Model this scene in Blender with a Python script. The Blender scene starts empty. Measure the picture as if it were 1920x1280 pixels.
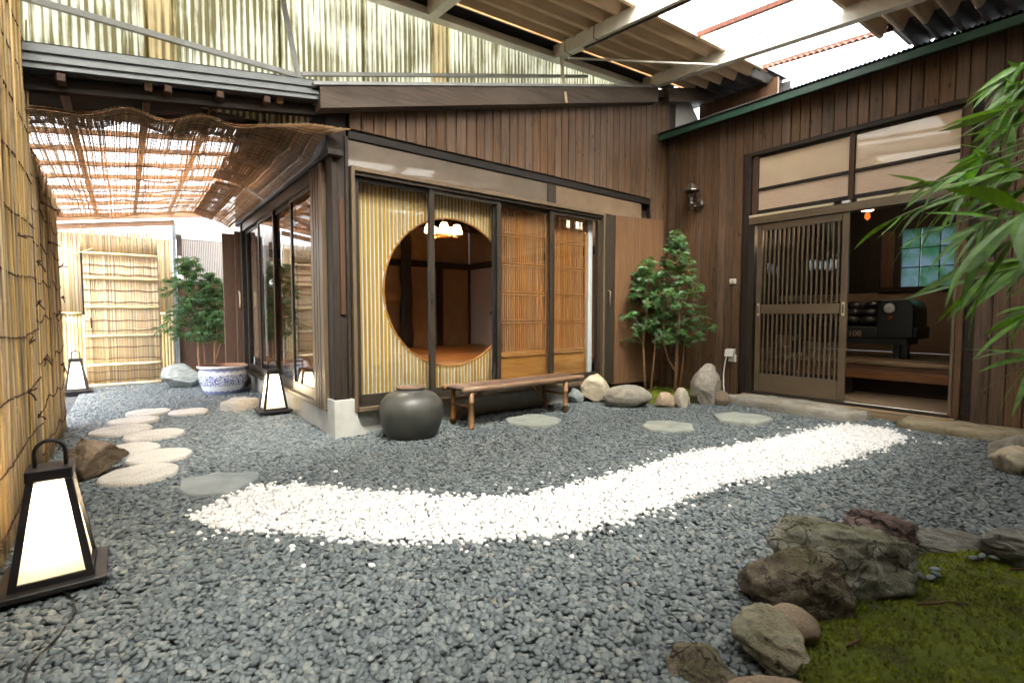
import bpy, bmesh, math, random
import numpy as np
from mathutils import Vector, Matrix, noise

S = bpy.context.scene
COL = S.collection
rnd = random.Random(7)

# ------------------------------------------------------------------ camera
cd = bpy.data.cameras.new('camera')
cd.sensor_width = 36.0
cd.lens = 930.0 / 1920.0 * 36.0
cd.clip_start = 0.05
cd.clip_end = 900.0
cd.dof.use_dof = True
cd.dof.focus_distance = 3.6
cd.dof.aperture_fstop = 4.0
cam = bpy.data.objects.new('camera', cd)
COL.objects.link(cam)
cam.location = (0, 0, 1.0)
cam.rotation_euler = (math.radians(90) - math.atan(50 / 930), 0, math.radians(52 - 90))
S.camera = cam

# ------------------------------------------------------------------ sky, sun, exposure
SUN_EL, SUN_AZ = math.radians(57), math.radians(-104)      # azimuth as an angle from +X, towards +Y
w = bpy.data.worlds.new('World'); S.world = w; w.use_nodes = True
nt = w.node_tree
sky = nt.nodes.new('ShaderNodeTexSky'); sky.sky_type = 'NISHITA'; sky.sun_disc = False
sky.sun_elevation = SUN_EL
sky.sun_rotation = math.radians(90) - SUN_AZ
sky.air_density = 1.0; sky.dust_density = 4.0; sky.ozone_density = 1.0
hs = nt.nodes.new('ShaderNodeHueSaturation'); hs.inputs['Saturation'].default_value = 0.3
bg = nt.nodes['Background']; bg.inputs['Strength'].default_value = 0.15
nt.links.new(sky.outputs[0], hs.inputs['Color']); nt.links.new(hs.outputs[0], bg.inputs['Color'])
sd = bpy.data.lights.new('sun', 'SUN'); sd.energy = 2.5; sd.angle = math.radians(30); sd.color = (1, 0.985, 0.955)
sun = bpy.data.objects.new('sun', sd); COL.objects.link(sun)
sv = Vector((math.cos(SUN_AZ) * math.cos(SUN_EL), math.sin(SUN_AZ) * math.cos(SUN_EL), math.sin(SUN_EL)))
sun.rotation_euler = sv.to_track_quat('Z', 'Y').to_euler()
sun.location = (0, 0, 12)
S.view_settings.view_transform = 'Standard'
S.view_settings.look = 'None'
S.view_settings.gamma = 1.0
S.view_settings.exposure = 3.35
S.view_settings.use_curve_mapping = False
cy = S.cycles
cy.use_denoising = True
try: cy.denoiser = 'OPENIMAGEDENOISE'
except Exception: pass
cy.max_bounces = 8; cy.diffuse_bounces = 4; cy.glossy_bounces = 3; cy.transmission_bounces = 6
cy.transparent_max_bounces = 12; cy.caustics_reflective = False; cy.caustics_refractive = False
cy.sample_clamp_indirect = 6.0
cy.use_adaptive_sampling = True; cy.adaptive_threshold = 0.03

# ------------------------------------------------------------------ object helpers
def wloc(o):
    v = Vector((0, 0, 0))
    while o is not None:
        v += o.location; o = o.parent
    return v

def tag(o, label=None, cat=None, group=None, kind=None):
    if label: o['label'] = label
    if cat: o['category'] = cat
    if group: o['group'] = group
    if kind: o['kind'] = kind
    return o

def thing(name, label, cat, loc=(0, 0, 0), group=None):
    o = bpy.data.objects.new(name, None); COL.objects.link(o)
    o.location = loc; o.empty_display_size = 0.1
    return tag(o, label, cat, group)

def sub(name, parent, loc):
    o = bpy.data.objects.new(name, None); COL.objects.link(o); o.empty_display_size = 0.05
    o.parent = parent; o.location = Vector(loc) - wloc(parent); return o

def add(name, me, parent=None, loc=(0, 0, 0), rot=None, scale=None):
    """link one mesh object; loc is a world point"""
    o = bpy.data.objects.new(name, me); COL.objects.link(o)
    o.parent = parent
    o.location = Vector(loc) - (wloc(parent) if parent else Vector((0, 0, 0)))
    if rot is not None: o.rotation_euler = rot
    if scale is not None: o.scale = scale
    return o

def copy_tree(o, parent=None):
    c = o.copy(); COL.objects.link(c); c.parent = parent
    for ch in list(o.children):
        copy_tree(ch, c)
    return c

class MB:
    """collects geometry for ONE mesh object (world coordinates)"""
    def __init__(s): s.v = []; s.f = []
    def raw(s, vs, fs):
        b = len(s.v); s.v += [tuple(p) for p in vs]; s.f += [tuple(i + b for i in f) for f in fs]; return s
    def box(s, x0, x1, y0, y1, z0, z1):
        return s.raw([(x0,y0,z0),(x1,y0,z0),(x1,y1,z0),(x0,y1,z0),(x0,y0,z1),(x1,y0,z1),(x1,y1,z1),(x0,y1,z1)],
                     [(0,3,2,1),(4,5,6,7),(0,1,5,4),(1,2,6,5),(2,3,7,6),(3,0,4,7)])
    def hexa(s, p):
        """8 corner points: bottom ring 0-3, top ring 4-7"""
        return s.raw(p, [(0,3,2,1),(4,5,6,7),(0,1,5,4),(1,2,6,5),(2,3,7,6),(3,0,4,7)])
    def bar(s, a, b, wd, ht, up=(0, 0, 1)):
        a = Vector(a); b = Vector(b); d = (b - a).normalized(); upv = Vector(up)
        sx = d.cross(upv).normalized(); uz = sx.cross(d).normalized()
        p = []
        for q in (a, b):
            p += [q - sx*wd/2 - uz*ht/2, q + sx*wd/2 - uz*ht/2, q + sx*wd/2 + uz*ht/2, q - sx*wd/2 + uz*ht/2]
        return s.raw(p, [(0,1,2,3),(7,6,5,4),(0,4,5,1),(1,5,6,2),(2,6,7,3),(3,7,4,0)])
    def tube(s, pts, r, sides=8, cap=True):
        pts = [Vector(p) for p in pts]; n = len(pts)
        rs = r if isinstance(r, (list, tuple)) else [r] * n
        t0 = (pts[1] - pts[0]).normalized()
        ref = Vector((0, 0, 1)) if abs(t0.z) < 0.9 else Vector((1, 0, 0))
        u = t0.cross(ref).normalized()
        base = len(s.v)
        for i, p in enumerate(pts):
            if i == 0: t = t0
            elif i == n - 1: t = (pts[-1] - pts[-2]).normalized()
            else: t = (pts[i+1] - pts[i-1]).normalized()
            u = (u - t * u.dot(t)).normalized(); v = t.cross(u)
            for k in range(sides):
                a = 2 * math.pi * k / sides
                s.v.append(tuple(p + (u * math.cos(a) + v * math.sin(a)) * rs[i]))
        for i in range(n - 1):
            for k in range(sides):
                a = base + i * sides + k; b = base + i * sides + (k + 1) % sides
                s.f.append((a, b, b + sides, a + sides))
        if cap:
            s.f.append(tuple(base + k for k in range(sides))[::-1])
            s.f.append(tuple(base + (n - 1) * sides + k for k in range(sides)))
        return s
    def lathe(s, c, prof, seg=32):
        c = Vector(c); base = len(s.v)
        for r, z in prof:
            for k in range(seg):
                a = 2 * math.pi * k / seg
                s.v.append((c.x + r * math.cos(a), c.y + r * math.sin(a), c.z + z))
        for i in range(len(prof) - 1):
            for k in range(seg):
                a = base + i * seg + k; b = base + i * seg + (k + 1) % seg
                s.f.append((a, b, b + seg, a + seg))
        s.f.append(tuple(base + k for k in range(seg))[::-1])
        s.f.append(tuple(base + (len(prof) - 1) * seg + k for k in range(seg)))
        return s
    def grid(s, fn, us, vs):
        base = len(s.v); m = len(vs)
        for u in us:
            for v in vs: s.v.append(tuple(fn(u, v)))
        for i in range(len(us) - 1):
            for j in range(m - 1):
                a = base + i * m + j
                s.f.append((a, a + m, a + m + 1, a + 1))
        return s
    def mesh(s, name, mat, origin=(0, 0, 0), smooth=False):
        me = bpy.data.meshes.new(name)
        o = Vector(origin)
        me.from_pydata([(p[0]-o.x, p[1]-o.y, p[2]-o.z) for p in s.v], [], s.f)
        if mat: me.materials.append(mat)
        if smooth: me.polygons.foreach_set('use_smooth', [True] * len(me.polygons))
        me.update(); return me
    def build(s, name, mat, parent=None, origin=None, smooth=False):
        if origin is None: origin = wloc(parent) if parent else (0, 0, 0)
        return add(name, s.mesh(name, mat, origin, smooth), parent, origin)

_box = {}
def bx(name, x0, x1, y0, y1, z0, z1, mat, parent=None, ch=0.0):
    """a (chamfered) box with its origin in its middle; alike boxes share mesh data"""
    d = (round(x1 - x0, 4), round(y1 - y0, 4), round(z1 - z0, 4))
    key = d + (mat.name, ch)
    me = _box.get(key)
    if me is None:
        bm = bmesh.new(); bmesh.ops.create_cube(bm, size=1.0)
        for v in bm.verts: v.co = Vector((v.co.x * d[0], v.co.y * d[1], v.co.z * d[2]))
        if ch > 0: bmesh.ops.bevel(bm, geom=bm.edges[:], offset=min(ch, min(d) * 0.45), segments=1, affect='EDGES', profile=0.5)
        me = bpy.data.meshes.new(name); bm.to_mesh(me); bm.free(); me.materials.append(mat); _box[key] = me
    return add(name, me, parent, ((x0 + x1) / 2, (y0 + y1) / 2, (z0 + z1) / 2))

def rod(name, a, b, r, mat, parent=None, sides=10, smooth=True):
    a = Vector(a)
    return MB().tube([a, b], r, sides).build(name, mat, parent, smooth=smooth)

# ------------------------------------------------------------------ materials
class G:
    def __init__(s, name):
        s.m = bpy.data.materials.new(name); s.m.use_nodes = True
        s.t = s.m.node_tree; s.b = s.t.nodes['Principled BSDF']; s.o = s.t.nodes['Material Output']
        s._co = None
    def n(s, kind, **kw):
        q = s.t.nodes.new(kind)
        for k, v in kw.items():
            if k in q.inputs: s.put(q.inputs[k], v)
            else: setattr(q, k, v)
        return q
    def put(s, sock, v):
        if isinstance(v, bpy.types.NodeSocket): s.t.links.new(v, sock)
        elif isinstance(v, bpy.types.Node): s.t.links.new(v.outputs[0], sock)
        else:
            if sock.type == 'RGBA' and len(v) == 3: v = (*v, 1)
            sock.default_value = v
    def coord(s, stretch=(1, 1, 1), kind='Object', jitter=True):
        tc = s.n('ShaderNodeTexCoord')
        mp = s.n('ShaderNodeMapping'); s.put(mp.inputs['Vector'], tc.outputs[kind]); mp.inputs['Scale'].default_value = stretch
        if not jitter: return mp.outputs[0]
        oi = s.n('ShaderNodeObjectInfo'); mu = s.n('ShaderNodeMath', operation='MULTIPLY'); s.put(mu.inputs[0], oi.outputs['Random']); mu.inputs[1].default_value = 53.0
        ad = s.n('ShaderNodeVectorMath', operation='ADD'); s.put(ad.inputs[0], mp.outputs[0]); s.put(ad.inputs[1], mu.outputs[0])
        return ad.outputs[0]
    def noise(s, vec, scale, detail=6, rough=0.55, dist=0.0):
        q = s.n('ShaderNodeTexNoise'); s.put(q.inputs['Vector'], vec); q.inputs['Scale'].default_value = scale
        q.inputs['Detail'].default_value = detail; q.inputs['Roughness'].default_value = rough; q.inputs['Distortion'].default_value = dist
        return q.outputs[0]
    def ramp(s, fac, stops, interp='LINEAR'):
        q = s.n('ShaderNodeValToRGB'); s.put(q.inputs[0], fac); cr = q.color_ramp; cr.interpolation = interp
        while len(cr.elements) < len(stops): cr.elements.new(0.5)
        for e, (p, c) in zip(cr.elements, stops):
            e.position = p; e.color = (*c, 1) if len(c) == 3 else c
        return q.outputs[0]
    def mix(s, fac, a, b, mode='MIX'):
        q = s.n('ShaderNodeMix', data_type='RGBA', blend_type=mode)
        s.put(q.inputs[0], fac); s.put(q.inputs[6], a); s.put(q.inputs[7], b)
        return q.outputs[2]
    def math(s, op, a, b=0.0):
        q = s.n('ShaderNodeMath', operation=op); s.put(q.inputs[0], a); s.put(q.inputs[1], b); return q.outputs[0]
    def rand(s, island=False):
        if island: return s.n('ShaderNodeNewGeometry').outputs['Random Per Island']
        return s.n('ShaderNodeObjectInfo').outputs['Random']
    def tone(s, col, amount, island=False, sat=0.0):
        h = s.n('ShaderNodeHueSaturation'); s.put(h.inputs['Color'], col)
        r = s.rand(island)
        s.put(h.inputs['Value'], s.math('ADD', s.math('MULTIPLY', r, amount), 1 - amount / 2))
        if sat: s.put(h.inputs['Saturation'], s.math('ADD', s.math('MULTIPLY', s.math('FRACT', s.math('MULTIPLY', r, 7.31)), sat), 1 - sat / 2))
        return h.outputs[0]
    def bump(s, h, strength=0.3, dist=0.01):
        q = s.n('ShaderNodeBump'); q.inputs['Strength'].default_value = strength; q.inputs['Distance'].default_value = dist
        s.put(q.inputs['Height'], h); s.put(s.b.inputs['Normal'], q.outputs[0]); return q.outputs[0]
    def set(s, **kw):
        for k, v in kw.items(): s.put(s.b.inputs[k.replace('_', ' ')], v)
        return s
    def surf(s, sh): s.put(s.o.inputs['Surface'], sh)

def basic(name, c1, c2=None, rough=0.6, metal=0.0, scale=12, stretch=(1, 1, 1), tone=0.0, island=False, bump=0.0, bscale=40, spec=0.5, coat=0.0):
    g = G(name); v = g.coord(stretch)
    c2 = c2 or tuple(x * 0.75 for x in c1)
    col = g.ramp(g.noise(v, scale), [(0.34, c2), (0.66, c1)])
    if tone: col = g.tone(col, tone, island)
    g.set(Base_Color=col, Roughness=rough, Metallic=metal)
    g.b.inputs['Specular IOR Level'].default_value = spec
    if coat:
        g.b.inputs['Coat Weight'].default_value = coat; g.b.inputs['Coat Roughness'].default_value = 0.03
    if bump: g.bump(g.noise(v, bscale, 8), bump, 0.004)
    return g.m

def wood(name, dark, light, axis='Z', rough=0.62, tone=0.35, knots=0.0, grain=1.0, bump=0.35, island=False, weather=None):
    g = G(name)
    st = {'X': (1.6, 26, 26), 'Y': (26, 1.6, 26), 'Z': (26, 26, 1.6)}[axis]
    v = g.coord(tuple(a * grain for a in st))
    n1 = g.noise(v, 1.0, 8, 0.62, 1.2)
    st2 = tuple(a * 4 for a in st)
    n2 = g.noise(g.coord(st2), 1.0, 4, 0.6)
    f = g.math('ADD', g.math('MULTIPLY', n1, 0.7), g.math('MULTIPLY', n2, 0.3))
    col = g.ramp(f, [(0.34, dark), (0.5, tuple((a + b) / 2 for a, b in zip(dark, light))), (0.68, light)])
    if knots:
        ks = {'X': (1.3, 5, 5), 'Y': (5, 1.3, 5), 'Z': (5, 5, 2.2)}[axis]
        vo = g.n('ShaderNodeTexVoronoi'); g.put(vo.inputs['Vector'], g.coord(ks)); vo.inputs['Scale'].default_value = 2.0
        k = g.ramp(g.math('ADD', vo.outputs['Distance'], g.math('MULTIPLY', n1, 0.12)), [(0.12, (1, 1, 1)), (0.2, (0, 0, 0))])
        col = g.mix(g.math('MULTIPLY', k, knots), col, tuple(a * 0.35 for a in dark))
    if weather:
        wn = g.noise(g.coord((1.2, 1.2, 1.2)), 1.6, 5)
        col = g.mix(g.ramp(wn, [(0.48, (0, 0, 0)), (0.74, (0.6, 0.6, 0.6))]), col, weather)
    col = g.tone(col, tone, island, 0.25)
    g.set(Base_Color=col, Roughness=rough)
    g.b.inputs['Specular IOR Level'].default_value = 0.35
    g.bump(f, bump, 0.004)
    return g.m

def stone(name, c1, c2, c3=None, scale=5, rough=0.85, speck=0.0, bump=0.5, moss=None, vein=None, crack=0.0):
    g = G(name); v = g.coord((1, 1, 1))
    n = g.noise(v, scale, 10, 0.65, 0.6)
    col = g.ramp(n, [(0.32, c1), (0.52, c2), (0.7, c3 or c2)])
    if vein:
        wv = g.noise(g.coord((2, 2, 22)), 2.2, 8, 0.6, 2.0)
        col = g.mix(g.ramp(wv, [(0.5, (0, 0, 0)), (0.62, (0.85, 0.85, 0.85))]), col, vein)
    if speck:
        sp = g.noise(v, 120, 3, 0.7)
        col = g.mix(g.math('MULTIPLY', g.ramp(sp, [(0.5, (0, 0, 0)), (0.62, (1, 1, 1))]), speck), col, tuple(min(1, a * 1.9 + 0.05) for a in c2))
        col = g.mix(g.math('MULTIPLY', g.ramp(sp, [(0.36, (1, 1, 1)), (0.45, (0, 0, 0))]), speck), col, tuple(a * 0.3 for a in c1))
    crk = None
    if crack:
        wv = g.n('ShaderNodeVectorMath', operation='ADD'); nz = g.n('ShaderNodeTexNoise'); g.put(nz.inputs['Vector'], v); nz.inputs['Scale'].default_value = 6.0; nz.inputs['Detail'].default_value = 5.0
        sc_ = g.n('ShaderNodeVectorMath', operation='SCALE'); g.put(sc_.inputs[0], nz.outputs['Color']); sc_.inputs['Scale'].default_value = 0.35
        g.put(wv.inputs[0], v); g.put(wv.inputs[1], sc_.outputs[0])
        vc = g.n('ShaderNodeTexVoronoi', feature='DISTANCE_TO_EDGE'); g.put(vc.inputs['Vector'], wv.outputs[0]); vc.inputs['Scale'].default_value = crack
        crk = g.ramp(vc.outputs['Distance'], [(0.0, (1, 1, 1)), (0.045, (0, 0, 0))])
        crk = g.math('MULTIPLY', crk, g.ramp(g.noise(v, 4, 3), [(0.42, (0, 0, 0)), (0.55, (1, 1, 1))]))
        col = g.mix(g.math('MULTIPLY', crk, 0.75), col, tuple(a * 0.3 for a in c1))
    if moss:
        ge = g.n('ShaderNodeNewGeometry'); sx = g.n('ShaderNodeSeparateXYZ'); g.put(sx.inputs[0], ge.outputs['Normal'])
        mm = g.math('ADD', g.math('MULTIPLY', sx.outputs['Z'], 0.35), g.noise(v, 7, 6))
        col = g.mix(g.ramp(mm, [(0.72, (0, 0, 0)), (1.0, (0.75, 0.75, 0.75))]), col, moss)
    g.set(Base_Color=col, Roughness=rough)
    h = g.math('ADD', g.noise(v, scale * 3, 10, 0.7), g.math('MULTIPLY', g.noise(v, 60, 6, 0.7), 0.35))
    if crk is not None: h = g.math('SUBTRACT', h, g.math('MULTIPLY', crk, 0.5))
    g.bump(h, min(1.0, bump * 1.3), 0.035)
    return g.m

def bamboo_mat(name, c1, c2, island=True, scale=3.0, spots=0.5, rough=0.45, axis='Z'):
    g = G(name)
    st = {'X': (1.2, 30, 30), 'Y': (30, 1.2, 30), 'Z': (30, 30, 1.2)}[axis]
    v = g.coord(st); n = g.noise(v, scale, 5, 0.6)
    col = g.ramp(n, [(0.3, c2), (0.65, c1)])
    v2 = g.coord({'X': (6, 40, 40), 'Y': (40, 6, 40), 'Z': (40, 40, 6)}[axis])
    sp = g.ramp(g.noise(v2, 1.6, 3), [(0.63, (0, 0, 0)), (0.72, (1, 1, 1))])
    col = g.mix(g.math('MULTIPLY', sp, spots), col, tuple(a * 0.4 for a in c2))
    col = g.tone(col, 0.75, island, 0.5)
    g.set(Base_Color=col, Roughness=rough)
    return g.m

def sheet_mat(name, col, transp, dirt=None, dirt_amt=0.0, dscale=(30, 30, 2), tone=0.0, groove=0.0):
    """translucent corrugated sheet: part clear, part milky"""
    g = G(name); v = g.coord((1, 1, 1))
    c = g.mix(0.0, col, col)
    tr = transp
    if dirt:
        d1 = g.noise(g.coord(dscale), 1.0, 6, 0.7, 0.5); d2 = g.noise(v, 2.2, 5)
        dd = g.math('ADD', g.math('MULTIPLY', d1, 0.65), g.math('MULTIPLY', d2, 0.4))
        if groove:      # darker along the grooves of the corrugation
            sp = g.n('ShaderNodeSeparateXYZ'); g.put(sp.inputs[0], g.n('ShaderNodeTexCoord').outputs['Object'])
            dd = g.math('ADD', dd, g.math('MULTIPLY', g.math('SINE', g.math('MULTIPLY', g.math('ADD', sp.outputs['X'], 1.5), 2 * math.pi / groove)), 0.075))
        d = g.ramp(dd, [(0.45, (0, 0, 0)), (0.6, (1, 1, 1))])
        d = g.math('MULTIPLY', d, dirt_amt)
        c = g.mix(d, col, dirt)
        tr = g.math('MULTIPLY', g.math('SUBTRACT', 1.0, d), transp)
    if tone: c = g.tone(c, tone)
    a = g.n('ShaderNodeBsdfTranslucent'); g.put(a.inputs['Color'], c)
    di = g.n('ShaderNodeBsdfDiffuse'); g.put(di.inputs['Color'], c)
    m1 = g.n('ShaderNodeMixShader'); m1.inputs[0].default_value = 0.3; g.put(m1.inputs[1], a.outputs[0]); g.put(m1.inputs[2], di.outputs[0])
    tp = g.n('ShaderNodeBsdfTransparent'); g.put(tp.inputs['Color'], c)
    m2 = g.n('ShaderNodeMixShader'); g.put(m2.inputs[0], tr); g.put(m2.inputs[1], m1.outputs[0]); g.put(m2.inputs[2], tp.outputs[0])
    g.surf(m2.outputs[0]); return g.m

def glass_mat(name, tint=(0.93, 0.95, 0.95), rough=0.0, gain=1.0, ripple=0.0):
    g = G(name)
    fr = g.n('ShaderNodeFresnel')
    bf = g.n('ShaderNodeNewGeometry').outputs['Backfacing']      # the same reflectance on both faces of the pane
    g.put(fr.inputs['IOR'], g.math('SUBTRACT', 1.5, g.math('MULTIPLY', bf, 1.5 - 1 / 1.5)))
    gl = g.n('ShaderNodeBsdfGlossy'); gl.inputs['Roughness'].default_value = rough
    if ripple:
        b = g.n('ShaderNodeBump'); b.inputs['Strength'].default_value = ripple; b.inputs['Distance'].default_value = 0.002
        g.put(b.inputs['Height'], g.noise(g.coord((1, 1, 1)), 45, 3)); g.put(gl.inputs['Normal'], b.outputs[0])
    tp = g.n('ShaderNodeBsdfTransparent'); tp.inputs['Color'].default_value = (*tint, 1)
    mx = g.n('ShaderNodeMixShader'); f = g.n('ShaderNodeMath', operation='MULTIPLY', use_clamp=True); g.put(f.inputs[0], fr.outputs[0]); f.inputs[1].default_value = gain
    g.put(mx.inputs[0], f.outputs[0]); g.put(mx.inputs[1], tp.outputs[0]); g.put(mx.inputs[2], gl.outputs[0])
    g.surf(mx.outputs[0]); return g.m

def emit(name, col, st):
    g = G(name); e = g.n('ShaderNodeEmission'); e.inputs[0].default_value = (*col, 1); e.inputs[1].default_value = st; g.surf(e.outputs[0]); return g.m

def paper(name, col, tr=0.6):
    g = G(name)
    a = g.n('ShaderNodeBsdfTranslucent'); a.inputs[0].default_value = (*col, 1)
    d = g.n('ShaderNodeBsdfDiffuse'); d.inputs[0].default_value = (*col, 1)
    m = g.n('ShaderNodeMixShader'); m.inputs[0].default_value = tr; g.put(m.inputs[1], d.outputs[0]); g.put(m.inputs[2], a.outputs[0])
    g.surf(m.outputs[0]); return g.m

def leaf_mat(name, c1, c2, tone=0.6, island=True, rough=0.4):
    g = G(name); v = g.coord((1, 1, 1))
    col = g.ramp(g.noise(v, 9, 3), [(0.35, c2), (0.65, c1)])
    col = g.tone(col, tone, island, 0.3)
    g.set(Base_Color=col, Roughness=rough)
    t = g.n('ShaderNodeBsdfTranslucent'); g.put(t.inputs[0], g.mix(0.5, col, (0.25, 0.4, 0.03)))
    m = g.n('ShaderNodeMixShader'); m.inputs[0].default_value = 0.3
    g.put(m.inputs[1], g.b.outputs[0]); g.put(m.inputs[2], t.outputs[0]); g.surf(m.outputs[0]); return g.m

W = {}
W['board'] = wood('board_wood', (0.045, 0.023, 0.0115), (0.175, 0.097, 0.05), 'Z', tone=0.38, knots=0.9, weather=(0.155, 0.09, 0.05))
W['dark_x'] = wood('dark_wood_x', (0.012, 0.008, 0.005), (0.036, 0.022, 0.014), 'X', tone=0.25)
W['dark_y'] = wood('dark_wood_y', (0.012, 0.008, 0.005), (0.036, 0.022, 0.014), 'Y', tone=0.25)
W['dark_z'] = wood('dark_wood_z', (0.012, 0.008, 0.006), (0.036, 0.024, 0.016), 'Z', tone=0.25, weather=(0.045, 0.033, 0.026))
W['black_x'] = wood('shade_black_wood', (0.005, 0.0035, 0.0025), (0.016, 0.011, 0.008), 'X', tone=0.2)  # dark beam paint, with the shade under the boards put into the colour
W['grey_x'] = wood('grey_timber', (0.05, 0.034, 0.024), (0.14, 0.098, 0.07), 'X', tone=0.2, weather=(0.16, 0.12, 0.09))
W['rafter'] = wood('rafter_wood', (0.36, 0.22, 0.13), (0.56, 0.37, 0.24), 'Y', tone=0.3)
W['batten'] = wood('batten_wood', (0.2, 0.1, 0.05), (0.42, 0.25, 0.14), 'X', tone=0.3)
W['lattice_z'] = wood('lattice_wood', (0.3, 0.125, 0.04), (0.5, 0.25, 0.095), 'Z', tone=0.25, rough=0.5)
W['lattice_x'] = wood('lattice_rail_wood', (0.3, 0.13, 0.042), (0.5, 0.26, 0.1), 'X', tone=0.2, rough=0.5)
W['gold_z'] = wood('gold_slat_wood', (0.36, 0.2, 0.04), (0.56, 0.35, 0.09), 'Z', tone=0.3, rough=0.5)
W['ply'] = wood('plywood', (0.085, 0.04, 0.016), (0.17, 0.085, 0.036), 'Z', tone=0.05, rough=0.5, bump=0.2, weather=(0.1, 0.055, 0.025))
W['floor'] = wood('floor_wood', (0.16, 0.065, 0.022), (0.34, 0.15, 0.055), 'X', tone=0.3, rough=0.35)
W['step'] = wood('step_wood', (0.14, 0.09, 0.05), (0.36, 0.25, 0.15), 'Y', tone=0.2, rough=0.5)
W['sill_wood'] = wood('sill_wood', (0.2, 0.13, 0.07), (0.42, 0.3, 0.17), 'Y', tone=0.2)
W['red_step'] = wood('red_step_wood', (0.11, 0.045, 0.02), (0.25, 0.11, 0.05), 'Y', tone=0.2, rough=0.45)
W['red_post'] = wood('aged_post_wood', (0.045, 0.022, 0.012), (0.09, 0.045, 0.025), 'Z', tone=0.1)
W['bronze'] = basic('bronze_aluminium', (0.165, 0.12, 0.075), (0.14, 0.1, 0.062), rough=0.36, metal=0.25, scale=6)
W['bronze_dark'] = basic('dark_bronze_aluminium', (0.05, 0.04, 0.03), (0.042, 0.034, 0.026), rough=0.35, metal=0.3, scale=6)
W['cream'] = basic('cream_trim', (0.62, 0.52, 0.34), (0.55, 0.46, 0.3), rough=0.5)
W['steel_white'] = basic('white_painted_steel', (0.78, 0.76, 0.7), (0.68, 0.66, 0.6), rough=0.45, bump=0.05)
W['steel_grey'] = basic('grey_painted_steel', (0.34, 0.35, 0.34), (0.26, 0.27, 0.26), rough=0.45, metal=0.2)
W['roof_grey'] = basic('grey_metal_roof', (0.2, 0.22, 0.225), (0.15, 0.165, 0.17), rough=0.45, metal=0.3, stretch=(1, 6, 6))
W['red_steel'] = basic('rusty_red_steel', (0.2, 0.06, 0.04), (0.1, 0.04, 0.03), rough=0.7)
W['green'] = basic('green_metal', (0.035, 0.1, 0.063), (0.028, 0.075, 0.05), rough=0.45, scale=20)
W['black'] = basic('black_metal', (0.014, 0.012, 0.012), rough=0.42)
W['slate_roof'] = basic('fibre_cement', (0.74, 0.58, 0.4), (0.6, 0.45, 0.29), rough=0.85, stretch=(0.6, 3, 3), scale=4, tone=0.12, bump=0.1)
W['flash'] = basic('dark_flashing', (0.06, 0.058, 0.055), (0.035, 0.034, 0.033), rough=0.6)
W['concrete'] = basic('concrete', (0.5, 0.5, 0.46), (0.4, 0.4, 0.37), rough=0.9, scale=7, bump=0.25, bscale=70)
W['plaster'] = basic('brown_plaster', (0.42, 0.28, 0.17), (0.34, 0.22, 0.13), rough=0.95, scale=9, bump=0.2)
W['beige_wall'] = basic('beige_wall', (0.3, 0.23, 0.16), (0.26, 0.2, 0.14), rough=0.9)
W['white_wall'] = basic('white_wall', (0.75, 0.76, 0.76), (0.68, 0.7, 0.7), rough=0.8)
W['brown_paint'] = basic('brown_paint', (0.14, 0.08, 0.05), (0.11, 0.062, 0.038), rough=0.6, stretch=(4, 4, 0.5))
W['white_plastic'] = basic('white_plastic', (0.72, 0.7, 0.64), (0.68, 0.66, 0.6), rough=0.4)
W['paper'] = paper('shoji_paper', (0.82, 0.82, 0.76), 0.35)
W['glass'] = glass_mat('window_glass')
W['skylight'] = sheet_mat('skylight_sheet', (0.94, 0.94, 0.91), 0.66, (0.55, 0.46, 0.28), 0.5)
W['frp'] = sheet_mat('aged_fibreglass', (0.85, 0.83, 0.6), 0.04, (0.15, 0.12, 0.04), 0.95, (34, 34, 1.3), tone=0.3, groove=0.043)
W['frp_tan'] = sheet_mat('tan_fibreglass', (0.62, 0.48, 0.24), 0.02, (0.12, 0.09, 0.035), 0.9, (26, 26, 0.7), tone=0.2, groove=0.043)
W['clear_roof'] = sheet_mat('clear_roof_sheet', (0.84, 0.84, 0.87), 0.38, (0.6, 0.5, 0.4), 0.25)
W['reed'] = bamboo_mat('reed', (0.66, 0.5, 0.26), (0.42, 0.27, 0.12), island=False)
W['reed_pale'] = bamboo_mat('pale_reed', (0.74, 0.6, 0.38), (0.6, 0.43, 0.24), island=True, spots=0.25)
W['reed_back'] = bamboo_mat('shaded_reed', (0.3, 0.18, 0.07), (0.17, 0.09, 0.03), island=True)  # same reed, with the shade of the gaps put into its colour
W['bamboo_pale'] = bamboo_mat('pale_bamboo', (0.66, 0.55, 0.33), (0.54, 0.42, 0.22), island=False, spots=0.15)
W['bamboo_rail'] = bamboo_mat('pale_bamboo_rail', (0.7, 0.6, 0.38), (0.58, 0.46, 0.26), island=False, spots=0.15, axis='X')
W['bamboo_brown'] = bamboo_mat('brown_bamboo', (0.36, 0.19, 0.075), (0.24, 0.115, 0.045), island=False, spots=0.3, axis='X', rough=0.35)
W['bamboo_leg'] = bamboo_mat('bamboo_leg', (0.32, 0.16, 0.06), (0.15, 0.07, 0.03), island=False, spots=0.5, rough=0.4)
W['twig'] = bamboo_mat('dark_twig', (0.12, 0.068, 0.045), (0.035, 0.019, 0.014), island=False, spots=0.8, axis='X', rough=0.5)
W['mat'] = bamboo_mat('woven_straw', (0.68, 0.51, 0.33), (0.52, 0.36, 0.22), island=True, spots=0.1, axis='Y', rough=0.8)
_g = W['mat'].node_tree; _b = _g.nodes['Principled BSDF']; _t = _g.nodes.new('ShaderNodeBsdfTranslucent'); _x = _g.nodes.new('ShaderNodeMixShader'); _x.inputs[0].default_value = 0.55
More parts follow.
